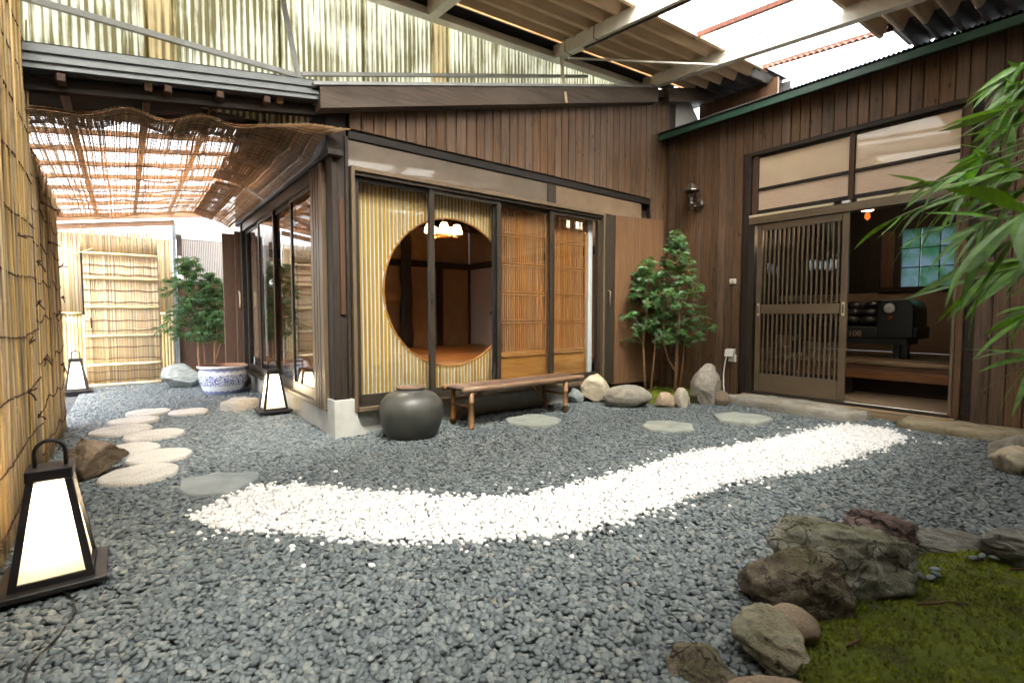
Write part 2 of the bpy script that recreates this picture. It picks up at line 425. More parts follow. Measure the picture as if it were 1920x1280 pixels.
_g.links.new(_b.inputs['Base Color'].links[0].from_socket, _t.inputs[0]); _g.links.new(_b.outputs[0], _x.inputs[1]); _g.links.new(_t.outputs[0], _x.inputs[2]); _g.links.new(_x.outputs[0], _g.nodes['Material Output'].inputs[0])
W['mat_thread'] = basic('mat_thread', (0.2, 0.12, 0.07), rough=0.9)
W['vine'] = basic('tie_wire', (0.12, 0.05, 0.026), (0.06, 0.025, 0.015), rough=0.8, scale=60)

# ================================================================== SETTING
gm = stone('gravel_bed_earth', (0.035, 0.038, 0.04), (0.075, 0.08, 0.082), scale=30, rough=0.95)
MB().raw([(-300,-300,-0.02),(300,-300,-0.02),(300,300,-0.02),(-300,300,-0.02)], [(0,1,2,3)]).build('ground', gm)['kind'] = 'structure'

def roof_z(x, y): return 3.72 + 0.065 * (x - 3) + 0.085 * (y - 4.1)
def eave_z(x): return 2.43 + 0.15 * x          # passage roof, rises towards the house

# ------------------------------------------------------------------ the house with the round window
YB, XA = 3.99, 1.33
H = thing('garden_house', 'dark timber house with round lattice window and sliding glass fronts', 'house', (1.35, 4.0, 0))

# footing
m = MB()
m.box(1.49, 4.62, 4.04, 4.16, -0.1, 0.2)
m.box(1.345, 1.46, 4.14, 7.9, -0.1, 0.205)
m.build('footing', W['concrete'], H)
m = MB()      # corner block with its flared foot
prof = [(-0.1, 1.60), (0.0, 1.595), (0.03, 1.56), (0.09, 1.515), (0.16, 1.49), (0.305, 1.478), (0.311, 1.472)]
for z, xr in prof: m.v += [(1.30, 3.965, z), (xr, 3.965, z), (xr, 4.14, z), (1.30, 4.14, z)]
for i in range(len(prof) - 1):
    for k in range(4): a = i * 4 + k; b = i * 4 + (k + 1) % 4; m.f.append((a, b, b + 4, a + 4))
m.f.append(tuple(4 * (len(prof) - 1) + k for k in range(4)))
m.build('corner_footing', W['concrete'], H)
# corner post and cover strips
bx('corner_post', 1.315, 1.445, 4.0, 4.13, 0.311, 2.62, W['dark_z'], H, 0.006)
bx('post_cover', 1.375, 1.415, 3.985, 3.9995, 1.0, 1.92, W['red_post'], H, 0.003)
bx('post_cover', 1.423, 1.452, 3.978, 3.999, 0.33, 2.42, W['dark_z'], H, 0.003)
bx('post_cover', 1.318, 1.366, 3.986, 3.9995, 0.33, 2.3, W['dark_z'], H, 0.003)

# --- front with the round window: frame
F0, F1, Z0, Z1 = 1.465, 4.485, 0.205, 2.19
fr = sub('sliding_window', H, (F0, YB, Z0))
bx('frame', F0, F0+0.03, 3.955, 4.10, Z0, Z1, W['bronze'], fr, 0.003)
bx('frame', F1-0.03, F1, 3.955, 4.10, Z0, Z1, W['bronze'], fr, 0.003)
bx('frame', F0+0.03, F1-0.03, 3.955, 4.10, Z1-0.036, Z1, W['bronze'], fr, 0.003)
bx('frame', F0+0.03, F1-0.03, 3.95, 4.10, Z0-0.004, Z0+0.03, W['bronze'], fr, 0.003)
bx('head_track', F0+0.03, F1-0.03, 3.975, 4.09, Z1-0.065, Z1-0.037, W['bronze_dark'], fr)
bx('sill_rail', F0+0.03, F1-0.03, 3.99, 4.09, Z0+0.031, Z0+0.05, W['bronze_dark'], fr)
sash = [(1.497, 2.235, 4.03), (2.185, 2.985, 4.005), (2.90, 3.73, 4.03), (3.645, 4.45, 4.005)]
for i, (a, b, y) in enumerate(sash):
    sz0, sz1 = Z0 + 0.052, Z1 - 0.066
    bx('stile', a, a+0.05, y-0.011, y+0.011, sz0, sz1, W['bronze_dark'], fr, 0.002)
    bx('stile', b-0.05, b, y-0.011, y+0.011, sz0, sz1, W['bronze_dark'], fr, 0.002)
    bx('rail', a+0.051, b-0.051, y-0.01, y+0.01, sz1-0.04, sz1, W['bronze_dark'], fr, 0.002)
    bx('rail', a+0.051, b-0.051, y-0.01, y+0.01, sz0, sz0+0.075, W['bronze_dark'], fr, 0.002)
    bx('pane', a+0.051, b-0.051, y-0.0015, y+0.0015, sz0+0.076, sz1-0.041, W['glass'], fr)
bx('lock', 2.19, 2.205, 3.965, 3.992, 1.13, 1.2, W['black'], fr, 0.003)
# jamb at the end of the front, with pull handle
bx('jamb', F1+0.001, 4.64, 3.95, 4.09, 0.18, 2.17, W['bronze_dark'], H, 0.004)
hm = MB(); hm.tube([(4.53,3.95,1.29),(4.53,3.915,1.27),(4.53,3.915,1.12),(4.53,3.95,1.1)], 0.009, 8); hm.build('pull_handle', W['bronze'], H, smooth=True)
# transom, beam
bx('transom_panel', 1.455, 3.60, 4.0, 4.05, 2.192, 2.40, basic('obscure_glass', (0.15, 0.12, 0.095), (0.12, 0.095, 0.07), rough=0.25, coat=1.0, scale=6, bump=0.12, bscale=35), H)
bx('transom_post', 3.601, 3.72, 3.985, 4.05, 2.192, 2.40, W['dark_z'], H, 0.003)
bx('transom_panel', 3.721, 5.2, 4.0, 4.05, 2.192, 2.40, basic('transom_board', (0.2, 0.14, 0.09), (0.16, 0.11, 0.07), rough=0.35, coat=0.3, scale=5, bump=0.08, bscale=35), H)
bx('eave_beam', 1.455, 5.36, 3.985, 4.06, 2.402, 2.4705, W['black_x'], H, 0.006)
bx('eave_board', 1.455, 5.358, 3.9945, 4.06, 2.471, 2.4915, W['black_x'], H)
# boards above the beam, up to the sloping timber
def timber_z(x): return 2.70 + (x - 1.217) * 0.2735
wb = sub('wall', H, (1.46, 4.0, 2.5))
x = 1.46
while x < 5.72:
    bw = rnd.uniform(0.092, 0.114)
    zt = timber_z(x + bw) - 0.09
    zb = 2.478 if x + bw < 5.38 else 0.05
    dy = rnd.uniform(-0.003, 0.003)
    bx('board', x + 0.0025, x + bw - 0.0025, 3.975 + dy, 3.993 + dy, zb, round(zt + 0.05, 2), W['board'], wb, 0.005)
    x += bw
bx('backing', 1.46, 5.9, 3.998, 4.03, 2.492, 2.62, W['dark_x'], wb)
bx('backing', 5.36, 5.9, 3.998, 4.03, 0.0, 2.491, W['dark_x'], wb)
bx('backing', 4.65, 5.9, 4.051, 4.08, 0.0, 2.62, W['dark_x'], wb)
m = MB(); m.hexa([(1.46,3.998,2.6205),(5.9,3.998,2.6205),(5.9,4.03,2.6205),(1.46,4.03,2.6205),(1.46,3.998,2.64),(5.9,3.998,3.8),(5.9,4.03,3.8),(1.46,4.03,2.64)]); m.build('backing', W['dark_x'], wb)
# plywood shutter box beside the window
m = MB(); m.hexa([(4.655,3.95,0.16),(5.46,3.855,0.16),(5.46,3.869,0.16),(4.655,3.966,0.16),(4.655,3.95,2.18),(5.46,3.855,2.2),(5.46,3.869,2.2),(4.655,3.966,2.18)])
m.build('shutter_panel', W['ply'], H)
bx('shutter_edge', 4.642, 4.653, 3.965, 3.985, 0.16, 2.0, basic('tiled_edge', (0.4, 0.37, 0.33), (0.12, 0.1, 0.09), rough=0.6, scale=1.2, stretch=(1, 1, 30)), H)
# sloping roof timber
m = MB(); m.hexa([(1.20,3.84,2.53),(5.30,3.84,3.63),(5.30,3.98,3.63),(1.20,3.98,2.53),(1.20,3.84,2.69),(5.30,3.84,3.80),(5.30,3.98,3.80),(1.20,3.98,2.69)])
m.build('rake_timber', W['grey_x'], H)
m = MB(); m.hexa([(5.52,3.84,3.69),(7.3,3.84,4.17),(7.3,3.98,4.17),(5.52,3.98,3.69),(5.52,3.84,3.86),(7.3,3.84,4.33),(7.3,3.98,4.33),(5.52,3.98,3.86)])
m.build('rake_timber', W['grey_x'], H)
m = MB(); m.hexa([(5.30,3.90,3.70),(5.52,3.90,3.76),(5.52,3.98,3.76),(5.30,3.98,3.70),(5.30,3.90,3.80),(5.52,3.90,3.86),(5.52,3.98,3.86),(5.30,3.98,3.80)])
m.build('rake_scarf', W['dark_x'], H)
m = MB()
m.hexa([(1.15,3.825,2.68),(5.3,3.825,3.803),(5.3,4.1,3.803),(1.15,4.1,2.68),(1.15,3.825,2.705),(5.3,3.825,3.828),(5.3,4.1,3.828),(1.15,4.1,2.705)])
m.build('verge_flashing', W['steel_grey'], H)
m = MB(); m.hexa([(1.1,3.992,2.64),(7.3,3.992,4.28),(7.3,8.2,4.28),(1.1,8.2,2.64),(1.1,3.992,2.70),(7.3,3.992,4.34),(7.3,8.2,4.34),(1.1,8.2,2.70)]); m.build('roof', W['flash'], H)
# wall plate over the glass front in the passage
bx('wall_plate', 1.275, 1.40, 3.93, 8.0, 2.235, 2.285, W['dark_y'], H, 0.006)
bx('plate_board', 1.285, 1.40, 3.99, 8.0, 2.2855, 2.62, W['dark_y'], H)
bx('soffit', 1.30, 1.5, 4.06, 8.0, 2.45, 2.62, W['dark_y'], H)

# --- glass front along the passage
fa = sub('sliding_window', H, (XA, 4.2, 0.2))
bx('frame', 1.285, 1.40, 4.14, 4.46, 0.2, 2.23, W['bronze'], fa, 0.006)
for q in (4.23, 4.30, 4.37):
    bx('flute', 1.2815, 1.2849, q, q+0.012, 0.21, 2.22, W['bronze_dark'], fa)
bx('frame', 1.30, 1.40, 4.461, 7.62, 2.13, 2.232, W['bronze_dark'], fa, 0.004)
bx('frame', 1.285, 1.40, 4.461, 7.62, 0.206, 0.25, W['bronze_dark'], fa, 0.004)
bx('frame', 1.285, 1.40, 7.621, 7.70, 0.2, 2.23, W['bronze_dark'], fa, 0.004)
for (a, b, xx) in ((4.462, 5.23, 1.325), (5.16, 5.99, 1.35), (5.92, 6.72, 1.325), (6.65, 7.60, 1.35)):
    bx('stile', xx-0.011, xx+0.011, a, a+0.045, 0.252, 2.128, W['bronze_dark'], fa, 0.002)
    bx('stile', xx-0.011, xx+0.011, b-0.045, b, 0.252, 2.128, W['bronze_dark'], fa, 0.002)
    bx('rail', xx-0.01, xx+0.01, a+0.046, b-0.046, 0.252, 0.34, W['bronze_dark'], fa, 0.002)
    bx('rail', xx-0.01, xx+0.01, a+0.046, b-0.046, 2.09, 2.128, W['bronze_dark'], fa, 0.002)
    bx('pane', xx-0.0015, xx+0.0015, a+0.046, b-0.046, 0.341, 2.089, W['glass'], fa)
bx('curtain', 1.44, 1.46, 7.0, 7.25, 0.3, 2.1, W['white_wall'], H)
# shutter box at the end of the passage front
bx('shutter_panel', 1.08, 1.30, 7.74, 7.80, 0.12, 2.10, W['brown_paint'], H, 0.004)
bx('shutter_panel', 1.22, 1.40, 7.701, 7.739, 0.12, 2.14, W['brown_paint'], H, 0.004)
hm = MB(); hm.tube([(1.26,7.70,1.32),(1.26,7.66,1.29),(1.26,7.66,1.13),(1.26,7.70,1.1)], 0.012, 8); hm.build('pull_handle', W['cream'], H, smooth=True)

# --- round lattice screen behind the glass
sc = sub('round_screen', H, (1.5, 4.09, 0.3))
CX, CZ, CR = 2.49, 1.21, 0.705
SX0, SX1, SZ0, SZ1 = 1.5, 2.97, 0.26, 2.13
def chord(x):
    d = CR * CR - (x - CX) ** 2
    return math.sqrt(d) if d > 0 else 0.0
m = MB(); NX = 120
for i in range(NX):
    xa = SX0 + (SX1 - SX0) * i / NX; xb = SX0 + (SX1 - SX0) * (i + 1) / NX
    ca, cb = chord(xa), chord(xb)
    if ca == 0 and cb == 0:
        m.raw([(xa,4.118,SZ0),(xb,4.118,SZ0),(xb,4.118,SZ1),(xa,4.118,SZ1)], [(0,1,2,3)])
    else:
        m.raw([(xa,4.118,SZ0),(xb,4.118,SZ0),(xb,4.118,CZ-cb),(xa,4.118,CZ-ca)], [(0,1,2,3)])
        m.raw([(xa,4.118,CZ+ca),(xb,4.118,CZ+cb),(xb,4.118,SZ1),(xa,4.118,SZ1)], [(0,1,2,3)])
m.build('paper', W['paper'], sc)
x = SX0 + 0.004
while x < SX1 - 0.02:
    c = chord(x + 0.0115)
    spans = [(SZ0, SZ1)] if c < 0.02 else [(SZ0, CZ - c), (CZ + c, SZ1)]
    wj = rnd.choice((0.0195, 0.021, 0.0225)); xj = rnd.uniform(-0.001, 0.001)
    for (a, b) in spans: bx('slat', x + xj, x + xj + wj, 4.108, 4.116, round(a, 3), round(b, 3), W['gold_z'], sc)
    x += 0.0362
pts = []
for k in range(80):
    a = math.radians(48 + 264 * k / 79)
    pts.append((CX + CR * math.cos(a), 4.105, CZ + CR * math.sin(a)))
m = MB()
for k in range(79):
    for (rr0, rr1) in ((CR-0.012, CR),):
        p = []
        for kk in (k, k+1):
            a = math.radians(48 + 264 * kk / 79); c_, s_ = math.cos(a), math.sin(a)
            p += [(CX+rr0*c_, 4.106, CZ+rr0*s_), (CX+rr1*c_, 4.106, CZ+rr1*s_), (CX+rr1*c_, 4.125, CZ+rr1*s_), (CX+rr0*c_, 4.125, CZ+rr0*s_)]
        m.raw(p, [(0,1,5,4),(1,2,6,5),(2,3,7,6),(3,0,4,7)])
m.build('round_rim', W['lattice_x'], sc)

# --- fine lattice doors behind the glass
for (a, b, y) in ((2.975, 3.70, 4.10), (3.70, 4.34, 4.125)):
    dr = bx('lattice_door', a, a+0.03, y-0.012, y+0.012, 0.26, 2.13, W['lattice_z'], H, 0.002)
    bx('stile', b-0.03, b, y-0.012, y+0.012, 0.26, 2.13, W['lattice_z'], dr, 0.002)
    bx('bottom_board', a+0.031, b-0.031, y-0.004, y+0.004, 0.30, 0.555, W['lattice_x'], dr)
    bx('rail', a+0.031, b-0.031, y-0.012, y+0.012, 0.556, 0.61, W['lattice_x'], dr, 0.003)
    bx('rail', a+0.031, b-0.031, y-0.012, y+0.012, 0.26, 0.299, W['lattice_x'], dr, 0.003)
    bx('rail', a+0.031, b-0.031, y-0.012, y+0.012, 2.09, 2.13, W['lattice_x'], dr, 0.003)
    xx = a + 0.045
    while xx < b - 0.045:
        bx('slat', xx, xx+0.013, y-0.004, y+0.008, 0.611, 2.089, W['lattice_z'], dr); xx += 0.029
    for z in (0.93, 1.225, 1.525, 1.825):
        for dz in (-0.014, 0.014):
            bx('cross_slat', a+0.031, b-0.031, y-0.011, y-0.0045, z+dz-0.004, z+dz+0.004, W['lattice_x'], dr)
bx('screen_edge', 4.35, 4.42, 4.10, 4.125, 0.28, 2.13, W['white_wall'], H)

# --- the room behind
bx('ceiling', 1.41, 5.6, 4.07, 7.7, 2.56, 2.60, W['dark_x'], H)
bx('room_wall', 1.41, 4.95, 7.6, 7.7, 0.42, 2.559, W['plaster'], H)
bx('room_wall', 4.95, 5.05, 4.13, 7.599, 0.42, 2.559, W['plaster'], H)
bx('room_wall', 1.402, 1.445, 7.3, 7.599, 0.42, 2.559, W['plaster'], H)
yy = 4.14
while yy < 7.55:
    bx('floor_board', 1.41, 4.949, yy, yy+0.148, 0.42, 0.47, W['floor'], H, 0.002); yy += 0.15
bx('floor_base', 1.41, 4.949, 4.13, 7.6, 0.22, 0.419, W['dark_x'], H)
m = MB(); m.tube([(3.62+0.012*math.sin(k*1.7), 7.42, 0.471+k*0.19) for k in range(12)], [0.105-0.002*k+0.006*math.sin(k*2.3) for k in range(12)], 14)
m.build('log_post', W['dark_z'], H, smooth=True)
bx('wall_rail', 1.45, 4.949, 7.575, 7.599, 1.80, 1.91, W['dark_x'], H, 0.003)
bx('wall_rail', 4.925, 4.949, 4.14, 7.574, 1.80, 1.91, W['dark_y'], H, 0.003)
bx('wall_post', 4.28, 4.40, 7.58, 7.599, 0.471, 1.799, W['dark_z'], H, 0.003)
bx('wall_post', 4.91, 4.949, 7.53, 7.574, 0.471, 1.799, W['dark_z'], H, 0.003)
bx('ceiling_beam', 3.2, 4.949, 6.6, 6.72, 2.30, 2.559, W['dark_x'], H, 0.005)
fus = bx('panel_door', 4.915, 4.945, 6.75, 7.50, 0.475, 1.795, basic('door_paper', (0.5, 0.42, 0.36), (0.46, 0.38, 0.32), rough=0.9), H, 0.003)
bx('door_pull', 4.911, 4.9149, 6.85, 6.89, 1.0, 1.06, W['black'], fus)
bx('wall_post', 4.90, 4.949, 6.64, 6.749, 0.471, 1.799, W['dark_z'], H, 0.003)

# ------------------------------------------------------------------ the entrance house
XC = 5.72
E = thing('entrance_house', 'brown board-clad house wall with open slatted sliding door and green eave', 'house', (XC, 2.0, 0))
wc = sub('wall', E, (XC, 2.0, 0))
y = 3.972; bw = 0.102
OY0, OY1, OZ1 = 0.975, 2.93, 2.845
while y > -2.6:
    bw = rnd.uniform(0.09, 0.113); ya = y - bw
    dx = rnd.uniform(-0.002, 0.002)
    zb = 0.02
    if ya < OY1 - 0.02 and y > OY0 + 0.02: zb = OZ1
    bx('board', XC + dx, XC + 0.018 + dx, ya + 0.0025, y - 0.0025, zb, 3.36, W['board'], wc, 0.005)
    y = ya
bx('backing', XC+0.021, XC+0.06, OY1, 4.0, 0.0, 3.4, W['dark_y'], wc)
bx('backing', XC+0.021, XC+0.06, -2.6, OY0, 0.0, 3.4, W['dark_y'], wc)
bx('backing', XC+0.021, XC+0.06, OY0, OY1, OZ1, 3.4, W['dark_y'], wc)
# opening frame
bx('door_post', XC-0.012, XC+0.12, 2.865, 2.928, 0.09, OZ1, W['dark_z'], E, 0.004)
bx('door_post', XC-0.012, XC+0.12, 0.98, 1.03, 0.09, OZ1, W['board'], E, 0.004)
bx('lintel', XC-0.01, XC+0.12, 1.031, 2.864, 2.80, OZ1, W['dark_y'], E, 0.004)
# transom lights
tw = sub('transom_window', E, (XC, 2, 2.14))
wash = basic('washi_glass', (0.6, 0.45, 0.3), (0.55, 0.41, 0.27), rough=0.5, coat=1.0, scale=5)
linen = basic('linen_glass', (0.62, 0.46, 0.34), (0.5, 0.36, 0.25), rough=0.55, coat=0.35, scale=2.2, stretch=(1, 5, 90))
for (a, b) in ((1.06, 1.85), (1.90, 2.80)):
    bx('pane', XC+0.055, XC+0.062, a, b, 2.44, 2.78, wash, tw)
    bx('pane', XC+0.055, XC+0.062, a, b, 2.19, 2.41, linen, tw)
    bx('glazing_bar', XC+0.03, XC+0.08, a, b, 2.411, 2.439, W['dark_y'], tw, 0.003)
    bx('sill', XC+0.03, XC+0.08, a, b, 2.145, 2.189, W['dark_y'], tw, 0.003)
    bx('head', XC+0.03, XC+0.08, a, b, 2.781, 2.799, W['dark_y'], tw, 0.003)
for (a, b) in ((1.031, 1.059), (1.851, 1.899), (2.801, 2.864)):
    bx('stile', XC+0.025, XC+0.085, a, b, 2.145, 2.799, W['red_post'], tw, 0.003)
bx('light_backing', XC+0.1, XC+0.11, 1.04, 2.85, 2.145, 2.79, W['beige_wall'], tw)
# door head
bx('door_head', XC-0.03, XC+0.10, 1.031, 2.864, 2.045, 2.105, W['bronze'], E, 0.003)
bx('door_head', XC-0.035, XC+0.08, 1.031, 2.864, 2.025, 2.044, W['bronze'], E, 0.002)
for (a, b) in ((1.031, 1.80), (2.0, 2.864)): bx('head_trim', XC-0.034, XC+0.02, a, b, 2.106, 2.132, W['cream'], E, 0.002)
bx('head_trim', XC-0.034, XC+0.02, 1.86, 1.93, 2.106, 2.132, W['white_wall'], E, 0.002)
bx('frame', XC-0.02, XC+0.1, 2.80, 2.8645, 0.09, 2.024, W['bronze_dark'], E, 0.003)
bx('frame', XC-0.02, XC+0.1, 1.0305, 1.055, 0.09, 2.024, W['bronze'], E, 0.003)
# slatted sliding door
sdz0, sdz1, da, db = 0.125, 2.02, 1.86, 2.775
D = bx('sliding_door', XC-0.006, XC+0.03, da, da+0.065, sdz0, sdz1, W['bronze'], E, 0.004)
bx('stile', XC-0.006, XC+0.03, db-0.06, db, sdz0, sdz1, W['bronze'], D, 0.004)
bx('rail', XC-0.004, XC+0.028, da+0.066, db-0.061, sdz1-0.075, sdz1, W['bronze'], D, 0.003)
bx('rail', XC-0.004, XC+0.028, da+0.066, db-0.061, 1.01, 1.115, W['bronze'], D, 0.003)
bx('rail', XC-0.004, XC+0.028, da+0.066, db-0.061, sdz0, 0.33, W['bronze'], D, 0.003)
bx('pane', XC+0.016, XC+0.018, da+0.066, db-0.061, 0.331, 1.009, W['glass'], D)
bx('pane', XC+0.016, XC+0.018, da+0.066, db-0.061, 1.116, sdz1-0.076, W['glass'], D)
q = da + 0.085
while q < db - 0.085:
    bx('slat', XC-0.002, XC+0.014, q, q+0.019, 0.331, 1.009, W['bronze'], D, 0.002)
    bx('slat', XC-0.002, XC+0.014, q, q+0.019, 1.116, sdz1-0.076, W['bronze'], D, 0.002)
    q += 0.0485
for q in (da+0.02, db-0.045):
    h = bx('door_pull', XC-0.012, XC-0.0062, q, q+0.026, 0.99, 1.13, W['cream'], D, 0.004)
    bx('pull_recess', XC-0.0135, XC-0.0121, q+0.006, q+0.02, 1.015, 1.105, W['black'], D)
# threshold
bx('threshold', XC-0.05, XC+0.10, 1.0, 2.9, 0.0, 0.088, W['sill_wood'], E, 0.006)
bx('door_track', XC-0.02, XC+0.08, 1.031, 2.864, 0.0885, 0.118, W['bronze_dark'], E, 0.003)
bx('track_strip', XC-0.024, XC+0.0, 1.06, 1.858, 0.1185, 0.128, basic('bright_track', (0.8, 0.76, 0.66), rough=0.25, metal=0.6), E, 0.002)
# entry hall inside
q = 5.825
while q < 6.5:
    bx('hall_floor', q, q+0.108, 0.5, 3.6, 0.06, 0.13, W['step'], E, 0.003); q += 0.11
bx('raised_floor', 6.42, 6.62, 0.5, 3.6, 0.455, 0.5, W['step'], E, 0.006)
bx('raised_floor', 6.622, 8.2, 0.5, 3.6, 0.455, 0.498, W['step'], E, 0.004)
bx('step_riser', 6.45, 6.49, 0.5, 3.6, 0.385, 0.454, W['red_step'], E, 0.004)
bx('step_board', 6.36, 6.42, 0.5, 3.6, 0.305, 0.4, W['red_step'], E, 0.004)
bx('step_back', 6.6, 6.64, 0.48, 3.62, 0.0, 0.454, W['dark_y'], E)
bx('step_leg', 6.38, 6.44, 2.0, 2.05, 0.131, 0.304, W['dark_z'], E)
dk = W['dark_z']
bx('hall_wall', 5.782, 8.3, 0.40, 0.48, 0.0, 2.9, dk, E)
bx('hall_wall', 5.782, 8.3, 3.62, 3.7, 0.0, 2.9, dk, E)
bx('hall_wall', 8.2, 8.3, 0.49, 3.61, 0.499, 1.30, W['beige_wall'], E)
bx('hall_wall', 8.2, 8.3, 2.29, 3.61, 1.301, 2.9, dk, E)
bx('hall_wall', 8.2, 8.3, 0.49, 2.289, 2.2, 2.9, dk, E)
bx('hall_ceiling', 5.782, 8.3, 0.40, 3.7, 2.9, 2.95, W['dark_y'], E)
# hall window with glazing bars
hw = sub('window', E, (8.2, 1.5, 1.3))
frost = sheet_mat('frosted_glass', (0.3, 0.38, 0.42), 0.0, (0.1, 0.26, 0.13), 0.9, (3, 3, 3))
bx('sill', 8.16, 8.3, 0.49, 2.289, 1.301, 1.37, W['dark_y'], hw, 0.004)
bx('head', 8.16, 8.3, 0.49, 2.289, 2.13, 2.199, W['dark_y'], hw, 0.004)
for (a, b) in ((2.06, 2.13), (1.40, 1.46), (0.49, 0.55)): bx('stile', 8.17, 8.29, a, b, 1.371, 2.129, W['dark_z'], hw, 0.003)
bx('wood_panel', 8.24, 8.25, 2.131, 2.289, 1.371, 2.129, W['ply'], hw)
for (a, b) in ((0.551, 1.399), (1.461, 2.059)):
    for z in (1.625, 1.875): bx('glazing_bar', 8.215, 8.23, a, b, z-0.006, z+0.006, W['dark_y'], hw)
    n = 3
    for i in range(1, n):
        q = a + (b - a) * i / n; bx('glazing_bar', 8.2, 8.2145, q-0.006, q+0.006, 1.371, 2.129, W['dark_z'], hw)
    for i in range(n):
        for j in range(3):
            bx('pane', 8.235, 8.239, a+(b-a)*i/n+0.002*(i>0), a+(b-a)*(i+1)/n-0.002*(i<n-1), (1.371,1.627,1.877)[j], (1.623,1.873,2.129)[j], frost, hw)

# green-edged eave of the entrance house
def eave_c(x): return 3.30 + (x - 5.5) * 0.12
prof = []
yy = 4.26
m = MB(); ys = []; zs = []
k = 0
while yy > -2.6:
    ys.append(yy); zs.append(0.014 if k % 2 == 0 else -0.004); yy -= 0.018; k += 1
m.grid(lambda u, v: (u, ys[v], eave_c(u) + 0.012 + zs[v]), [5.46, 5.9, 6.4], range(len(ys)))
m.build('eave_sheet', W['flash'], E)
bx('eave_fascia', 5.49, 5.505, -2.6, 3.97, 3.242, 3.30, W['green'], E, 0.002)
bx('eave_fascia', 5.488, 5.512, -2.6, 3.97, 3.228, 3.2415, W['green'], E, 0.002)
m = MB(); m.hexa([(5.506,-2.6,3.27),(6.4,-2.6,3.38),(6.4,4.25,3.38),(5.506,4.25,3.27),(5.506,-2.6,3.295),(6.4,-2.6,3.40),(6.4,4.25,3.40),(5.506,4.25,3.295)]); m.build('eave_soffit', W['dark_y'], E)
bx('eave_lath', 5.50, 5.53, 3.991, 4.25, 3.235, 3.269, W['dark_y'], E)

# ------------------------------------------------------------------ courtyard roof
R_ = thing('courtyard_roof', 'high roof of tan corrugated sheets with white steel beams and bright skylight', 'roof', (3, 2, 3.4))
WP, WA = 0.19, 0.05
trap = [(0.0, 1), (0.16, 1), (0.38, -1), (0.46, -1.12), (0.54, -1.12), (0.62, -1), (0.84, 1)]
def waves(y0, y1, xa, xb, name, mat, pitch=WP, amp=WA, dz=0.15, ph=0.0):
    ys, zs = [], []
    n0 = int(math.floor(y0 / pitch)) - 1
    for k in range(n0, int(y1 / pitch) + 2):
        for t, h in trap:
            yv = (k + t + ph) * pitch
            if y0 <= yv <= y1: ys.append(yv); zs.append(h * amp)
    m = MB(); xs = [xa + (xb - xa) * i / 6 for i in range(7)]
    m.grid(lambda u, v: (u, ys[v], roof_z(u, ys[v]) + dz + zs[v]), xs, range(len(ys)))
    return m.build(name, mat, R_)
SK0, SK1 = 1.80, 2.95
y = SK1
while y < 4.0:
    waves(y - 0.04, min(y + 0.95, 4.025), -1.6, 2.2, 'corrugated_sheet', W['slate_roof']); waves(y - 0.04, min(y + 0.95, 4.025), 2.12, 6.18, 'corrugated_sheet', W['slate_roof'], dz=0.134); y += 0.95
S20, S21 = -0.45, 0.08          # a second skylight strip, added out of view to light the near courtyard
for (p, q) in ((0.97, SK0 + 0.02), (S21 - 0.02, 1.01), (-2.05, S20 + 0.02), (-2.7, -2.01)):
    waves(p, q, -1.6, 2.2, 'corrugated_sheet', W['slate_roof']); waves(p, q, 2.12, 6.18, 'corrugated_sheet', W['slate_roof'], dz=0.134)
waves(S20, S21, 4.6, 6.18, 'corrugated_sheet', W['slate_roof'], dz=0.134)
for (a, b) in ((-1.4, 0.9), (0.85, 2.9), (2.85, 4.65)):
    waves(S20 - 0.05, S21 + 0.05, a, b, 'skylight_sheet', W['skylight'], 0.063, 0.009, 0.185 + 0.004 * (a > 0))
sxs = [(-1.4, 0.8), (0.75, 2.9), (2.85, 4.95), (4.9, 6.75)]
for k, (a, b) in enumerate(sxs):
    for (p, q) in ((SK0 - 0.05, 2.40), (2.37, SK1 + 0.05)):
        waves(p, q, a, b, 'skylight_sheet', W['skylight'], 0.063, 0.009, 0.185 + 0.004 * (k % 2) + 0.002 * (p > 2.0))
for x in (-0.9, -0.1, 0.7, 1.5, 2.3, 3.3, 4.06, 4.79, 5.47, 6.2):
    m = MB(); m.bar((x, SK0-0.1, roof_z(x, SK0-0.1)+0.155), (x, SK1+0.1, roof_z(x, SK1+0.1)+0.155), 0.035, 0.045); m.build('purlin', W['red_steel'], R_)
m = MB(); ys = [SK0 + i * 0.0158 for i in range(73)]
m.grid(lambda u, v: (6.16 + 0.02 * u, ys[v], roof_z(6.16, ys[v]) + 0.13 + 0.03 * u + 0.012 * math.sin(v * math.pi / 2) * (1 if u else 1)), (0, 1, 2), range(73))
m.build('closure_strip', W['red_steel'], R_)
# steel beams
for x in (-0.8, 0.7, 2.2, 3.7, 5.22):
    a = Vector((x, 4.02, roof_z(x, 4.02))); b = Vector((x, -2.6, roof_z(x, -2.6)))
    m = MB(); m.bar(a + Vector((0.03,0,0.03)), b + Vector((0.03,0,0.03)), 0.075, 0.13); m.bar(a + Vector((0.03,0,-0.04)), b + Vector((0.03,0,-0.04)), 0.085, 0.008); m.build('steel_beam', W['steel_white'], R_)
m = MB(); a = Vector((-1.5, 4.06, roof_z(-1.5, 4.06))); b = Vector((5.35, 4.06, roof_z(5.35, 4.06)))
m.bar(a + Vector((0,0,0.075)), b + Vector((0,0,0.075)), 0.03, 0.22); m.bar(a + Vector((0,-0.03,-0.04)), b + Vector((0,-0.03,-0.04)), 0.09, 0.012)
m.build('steel_beam', W['steel_white'], R_)
m = MB(); za, zb_ = roof_z(-1.6, 4.03), roof_z(5.9, 4.03)      # dark strip added to stop light between the waves and the end beam
